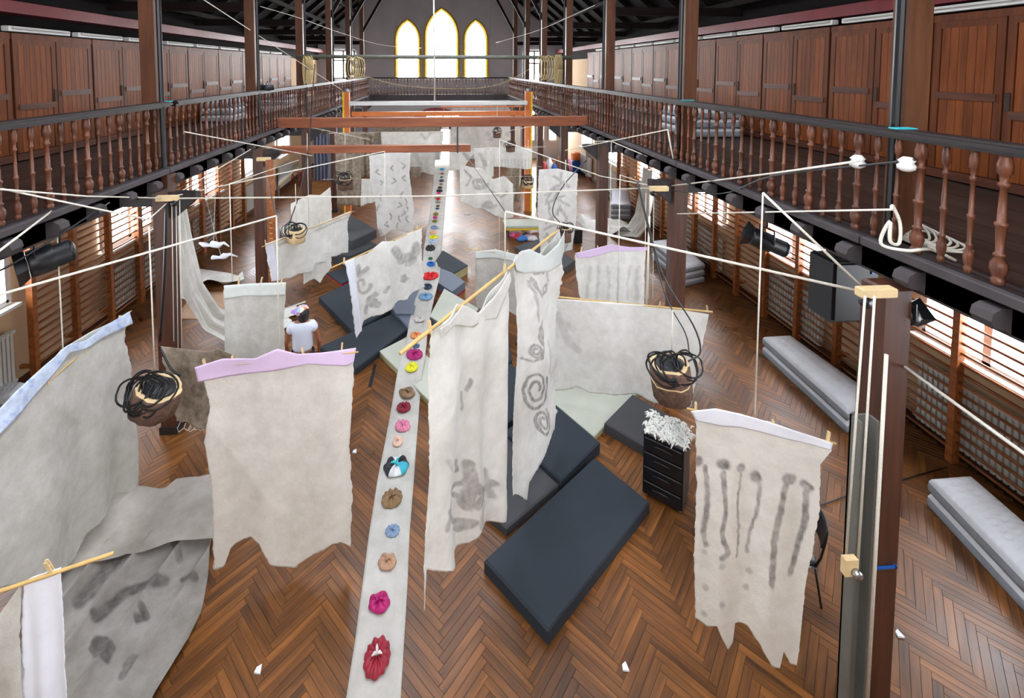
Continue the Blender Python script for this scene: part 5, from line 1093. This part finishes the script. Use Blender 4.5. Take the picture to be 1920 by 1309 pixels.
a = onz(1098, 335, 0); t = thing('display_board', 'grey board on feet standing under the far right gallery', 'board', tuple(a)); obj('panel', B().box(a[0], a[0]+.9, a[1], a[1]+.05, .1, 1.8, .01), 'air', t)
for x in (a[0]+.1, a[0]+.75): obj('foot', B().box(x, x+.05, a[1]-.25, a[1]+.3, 0, .1), 'red', t)
a = onz(1020, 330, 0); 
for i, (nm, c_, dx, z_) in enumerate((('red', (190, 50, 60), 0, .3), ('white', (220, 220, 225), .3, .5), ('blue', (40, 90, 170), .55, .25), ('brown', (120, 70, 50), .8, .6), ('black', (30, 30, 40), 1.1, .35), ('pink', (220, 150, 170), 1.35, .5))):
    p = (a[0]+dx, a[1]+.1*(i % 2), z_); bb = B().lathe([(.12, -z_), (.2, -z_+.03), (.22, 0), (.16, .2), (.08, .38), (.03, .42)], 12, p, 1, .8, wob=lambda an, z: 1+.18*math.sin(3*an+i)+.08*math.sin(8*an))
    tag(obj('cloth_bag', bb, rmat(c_), None, True, p), '%s lumpy cloth bag in the row under the far right windows' % nm, 'bag')
t = thing('side_cabinet', 'grey tilted table top with yellow edge under the far left gallery', 'table', tuple(onz(520, 380, 0)))
q = [onz(522, 345, .75), onz(560, 312, .75), onz(560, 292, .75), onz(524, 300, .75)]; obj('table_top', B().prism([tuple(p[:2]) for p in q], .70, .76), 'air', t); obj('yellow_edge', B().prism([tuple(p[:2]) for p in q], .66, .70), 'yellow', t)
for p in q: obj('leg', B().box(p[0]-.03, p[0]+.03, p[1]-.03, p[1]+.03, 0, .66), 'metal', t)
t = thing('red_trestle', 'small red metal trestle beside the tilted grey table', 'trestle', tuple(onz(556, 350, 0))); p = onz(556, 350, 0)
for dx in (-.3, .1): obj('leg', B().tube([(p[0]+dx, p[1], 0), (p[0]+dx+.1, p[1]+.1, .7)], .02, 6).tube([(p[0]+dx+.2, p[1]+.2, 0), (p[0]+dx+.1, p[1]+.1, .7)], .02, 6), 'red', t)
obj('bar', B().tube([(p[0]-.2, p[1]+.1, .7), (p[0]+.2, p[1]+.1, .7)], .02, 6), 'red', t)
# peg board fixed beside the second left post
a = ony(498, 300, 10.45); b_ = ony(514, 520, 10.45); t = thing('peg_board', 'tall brown board with rows of holes beside the second left post', 'board', (a[0], 10.45, 0))
obj('board', B().box(a[0], b_[0]+.05, 10.44, 10.48, .3, a[2], .004), 'bars', t)
hb = B()
for i in range(12):
    for x in (a[0]+.06, a[0]+.11, b_[0]-.04): hb.box(x-.008, x+.008, 10.435, 10.441, 1.0+i*.12, 1.016+i*.12)
tag(obj('hole', hb, 'peg', t), kind='stuff')
# bits on the floor
q = [onz(*p, .006) for p in ((701, 683), (706, 684), (697, 726), (690, 725))]; tag(obj('tape_strip', B().prism([tuple(p[:2]) for p in q], .003, .006), 'cable', None, False, tuple(q[0])), 'black tape strip on the parquet left of the runner', 'tape')
for i, (x, y, lab) in enumerate(((665, 847, 'right of the big plain felt'), (484, 1257, 'below the big plain felt'), (1686, 1190, 'right of the near right post'), (1172, 1252, 'below the large navy mat'))):
    p = onz(x, y, .01); tag(obj('paper_scrap', B().prism([(p[0]-.03, p[1]-.02), (p[0]+.03, p[1]-.03), (p[0]+.02, p[1]+.04), (p[0]-.02, p[1]+.02)], .004, .02), 'whitec', None, False, tuple(p)), 'small white scrap on the parquet '+lab, 'scrap')
rope([onz(1515, 955, .02), onz(1560, 940, .02), onz(1600, 925, .02), onz(1690, 900, .02), onz(1775, 876, .02)], 'thin dark cable on the floor behind the near right post', .008, 'cable', 'cable')
for i, (x, y, z_, lab) in enumerate(((415, 482, 1.6, 'upper'), (400, 458, 2.1, 'lower'))):
    p = onz(x, y, z_); bb = B(); r2 = random.Random(i)
    pts = [p+np.array([r2.uniform(-.06, .06)+k*.09-.25, r2.uniform(-.05, .05), r2.uniform(-.04, .04)]) for k in range(7)]
    tag(obj('tied_rag', B().tube(pts, .035, 7, rs=[.02, .05, .03, .07, .06, .03, .01]), 'whitec', None, True, tuple(p)), '%s white rag knotted on thin strings behind the first left post' % ['nearer', 'farther'][i], 'rag')
    q0 = ony(375+i*30, 330, p[1]+1.0); rope([p, q0], 'thin string holding the %s white rag' % ['nearer', 'farther'][i], .004, name='string')
# ------------------------------------------------------------------ person in a cap, seen from behind
def skinned(name, vs, es, rs, mt, par, sub=2, root=0):
    base = wloc(par) if par else Vector((0, 0, 0)); me = bpy.data.meshes.new(name); me.from_pydata([tuple(Vector(v_)) for v_ in vs], es, []); me.materials.append(MT[mt])
    o = link(name, me, par); me.update()
    md = o.modifiers.new('skin', 'SKIN'); md.use_smooth_shade = True
    if not me.skin_vertices: 
        bpy.context.view_layer.objects.active = o
    sk = me.skin_vertices[0].data if me.skin_vertices else None
    if sk is None: return o
    for i, r_ in enumerate(rs): sk[i].radius = r_ if isinstance(r_, tuple) else (r_, r_); sk[i].use_root = (i == root)
    s_ = o.modifiers.new('sub', 'SUBSURF'); s_.levels = sub; s_.render_levels = sub
    return o
ph = onz(566, 577, 1.68); t = thing('person', 'person in white tee shirt and coloured cap standing with back to camera', 'person', (ph[0], ph[1], 0), None, .18)
arm = lambda s: [(s*.19, 0, 1.37), (s*.25, .0, 1.12), (s*.27, -.0, 1.07), (s*.25, .12, .87), (s*.24, .16, .80)]
vs_ = [(0, 0, .95), (0, .0, 1.12), (0, -.01, 1.3), (0, -.01, 1.40), (0, .02, 1.48), (0, .035, 1.53), (0, .045, 1.60)]
es_ = [(0, 1), (1, 2), (2, 3), (3, 4), (4, 5), (5, 6)]; rs_ = [(.15, .11), (.12, .09), (.145, .09), (.13, .075), .05, .065, .085]
for s in (-1, 1):
    o_ = len(vs_); vs_ += arm(s); es_ += [(3, o_), (o_, o_+1), (o_+1, o_+2), (o_+2, o_+3), (o_+3, o_+4)]; rs_ += [.055, .042, .036, .028, .022]
    o_ = len(vs_); vs_ += [(s*.09, 0, .88), (s*.10, .02, .48), (s*.10, -.02, .09), (s*.11, .12, .04)]; es_ += [(0, o_), (o_, o_+1), (o_+1, o_+2), (o_+2, o_+3)]; rs_ += [.09, .055, .038, (.04, .028)]
body = skinned('body', vs_, es_, rs_, 'skin', t)
for s in (-1, 1):
    for k in range(4):
        x = s*.24+(k-1.5)*.018; skinned('finger', [(s*.24, .155, .81), (x, .18, .76), (x-s*.004, .185, .725), (x-s*.010, .18, .70-.006*(k in (1, 2)))], [(0, 1), (1, 2), (2, 3)], [.014, .010, .009, .007], 'skin', t, 1)
    skinned('thumb', [(s*.235, .165, .80), (s*.20, .19, .775), (s*.195, .195, .75)], [(0, 1), (1, 2)], [.013, .011, .008], 'skin', t, 1)
def shell(name, rows, mt, n_=24, par=None, sm=True):
    b_ = B()
    for (cx, cy, rx, ry, z_) in rows:
        for k in range(n_): a = 2*PI*k/n_; b_.v.append((cx+rx*math.cos(a)*(1+.02*math.sin(5*a+z_*9)), cy+ry*math.sin(a), z_))
    m_ = len(rows); b_.f += [(i*n_+k, i*n_+(k+1) % n_, (i+1)*n_+(k+1) % n_, (i+1)*n_+k) for i in range(m_-1) for k in range(n_)]
    return lobj(name, b_, mt, par or t, sm)
# tee shirt: loose shell with cap sleeves, grown from one continuous grid
skinned('tee_shirt', [(0, 0, .92), (0, -.0, 1.08), (0, -.01, 1.24), (0, -.01, 1.375), (0, .01, 1.42), (-.15, -.01, 1.375), (-.235, 0, 1.27), (.15, -.01, 1.375), (.235, 0, 1.27)],
   [(0, 1), (1, 2), (2, 3), (3, 4), (3, 5), (5, 6), (3, 7), (7, 8)], [(.20, .145), (.175, .13), (.185, .13), (.165, .10), (.085, .08), .09, .085, .09, .085], 'shirt', t, 2)
shell('trousers', [(0, 0, .185, .135, .95), (0, 0, .19, .14, .85), (0, 0, .185, .12, .78)], 'jeans')
for s in (-1, 1): shell('trouser_leg', [(s*.09, 0, .11, .12, .86), (s*.10, .01, .085, .09, .5), (s*.10, -.01, .065, .07, .10)], 'jeans')
for s in (-1, 1): lobj('shoe', B().box(s*.105-.045, s*.105+.045, -.09, .19, 0, .075, .025), 'white', t)
hd = (-.0, .045, 1.575)
hb = B().lathe([(.02, -.11), (.06, -.10), (.085, -.05), (.092, 0), (.085, .05), (.05, .09), (.02, .10)], 20, hd, .95, 1.1); lobj('head', hb, 'skin', t, True)
hr = B().lathe([(.02, -.24), (.06, -.2), (.085, -.13), (.098, -.05), (.104, 0), (.10, .05), (.06, .09), (.02, .10)], 20, (hd[0]+.015, hd[1]-.02, hd[2]), .98, 1.05); lobj('hair', hr, 'hair', t, True)
for s in (-1, 1): lobj('ear', B().lathe([(.004, -.03), (.014, -.01), (.016, .01), (.006, .03)], 8, (hd[0]+s*.09-.04, hd[1]+.03, hd[2]-.01), .6, 1), 'skin', t, True)
fd = Vector((-.88, .48, 0)).normalized()
lobj('nose', B().tube([Vector(hd)+fd*.085+Vector((0, 0, .01)), Vector(hd)+fd*.118+Vector((0, 0, -.022)), Vector(hd)+fd*.095+Vector((0, 0, -.032))], .012, 6, rs=[.008, .014, .01]), 'skin', t, True)
side = Vector((-fd.y, fd.x, 0))
for s in (-1, 1): lobj('eye', B().lathe([(.004, -.008), (.011, 0), (.004, .008)], 8, tuple(Vector(hd)+fd*.088+side*.032*s+Vector((0, 0, .01)))), 'white', t, True)
lobj('mouth', B().tube([Vector(hd)+fd*.088+side*.025+Vector((0, 0, -.055)), Vector(hd)+fd*.096+Vector((0, 0, -.057)), Vector(hd)+fd*.088-side*.025+Vector((0, 0, -.055))], .006, 6), 'redoor', t, True)
cap = B().lathe([(.108, -.005), (.112, .02), (.108, .055), (.085, .09), (.045, .108), (.006, .113)], 24, hd, .98, 1.08); co = lobj('cap', cap, None, t, True)
for c_ in ((226, 130, 90), (214, 226, 236), (190, 120, 196), (150, 190, 210), (240, 216, 190)): co.data.materials.append(rmat(c_))
for p in co.data.polygons: p.material_index = (int((math.atan2(p.center.y-hd[1], p.center.x)+PI)/(2*PI)*9)+int((p.center.z-hd[2])*30)) % 5
bp_ = []; n_ = 14
for k in range(n_+1):
    a = -PI/2+PI*k/n_; bp_.append(Vector(hd)+Vector((0, 0, .006-.012*math.cos(a)))+fd*(.095+.115*math.cos(a))+side*(.085*math.sin(a)))
br = B().poly([tuple(p) for p in bp_], (0, 0, .006)); lobj('brim', br, rmat((160, 130, 214)), co, False)
lobj('cap_strap', B().tube([Vector(hd)-fd*.108+side*s_*.05+Vector((0, 0, .0)) for s_ in (-1, 0, 1)], .006, 5), 'hair', co, True)
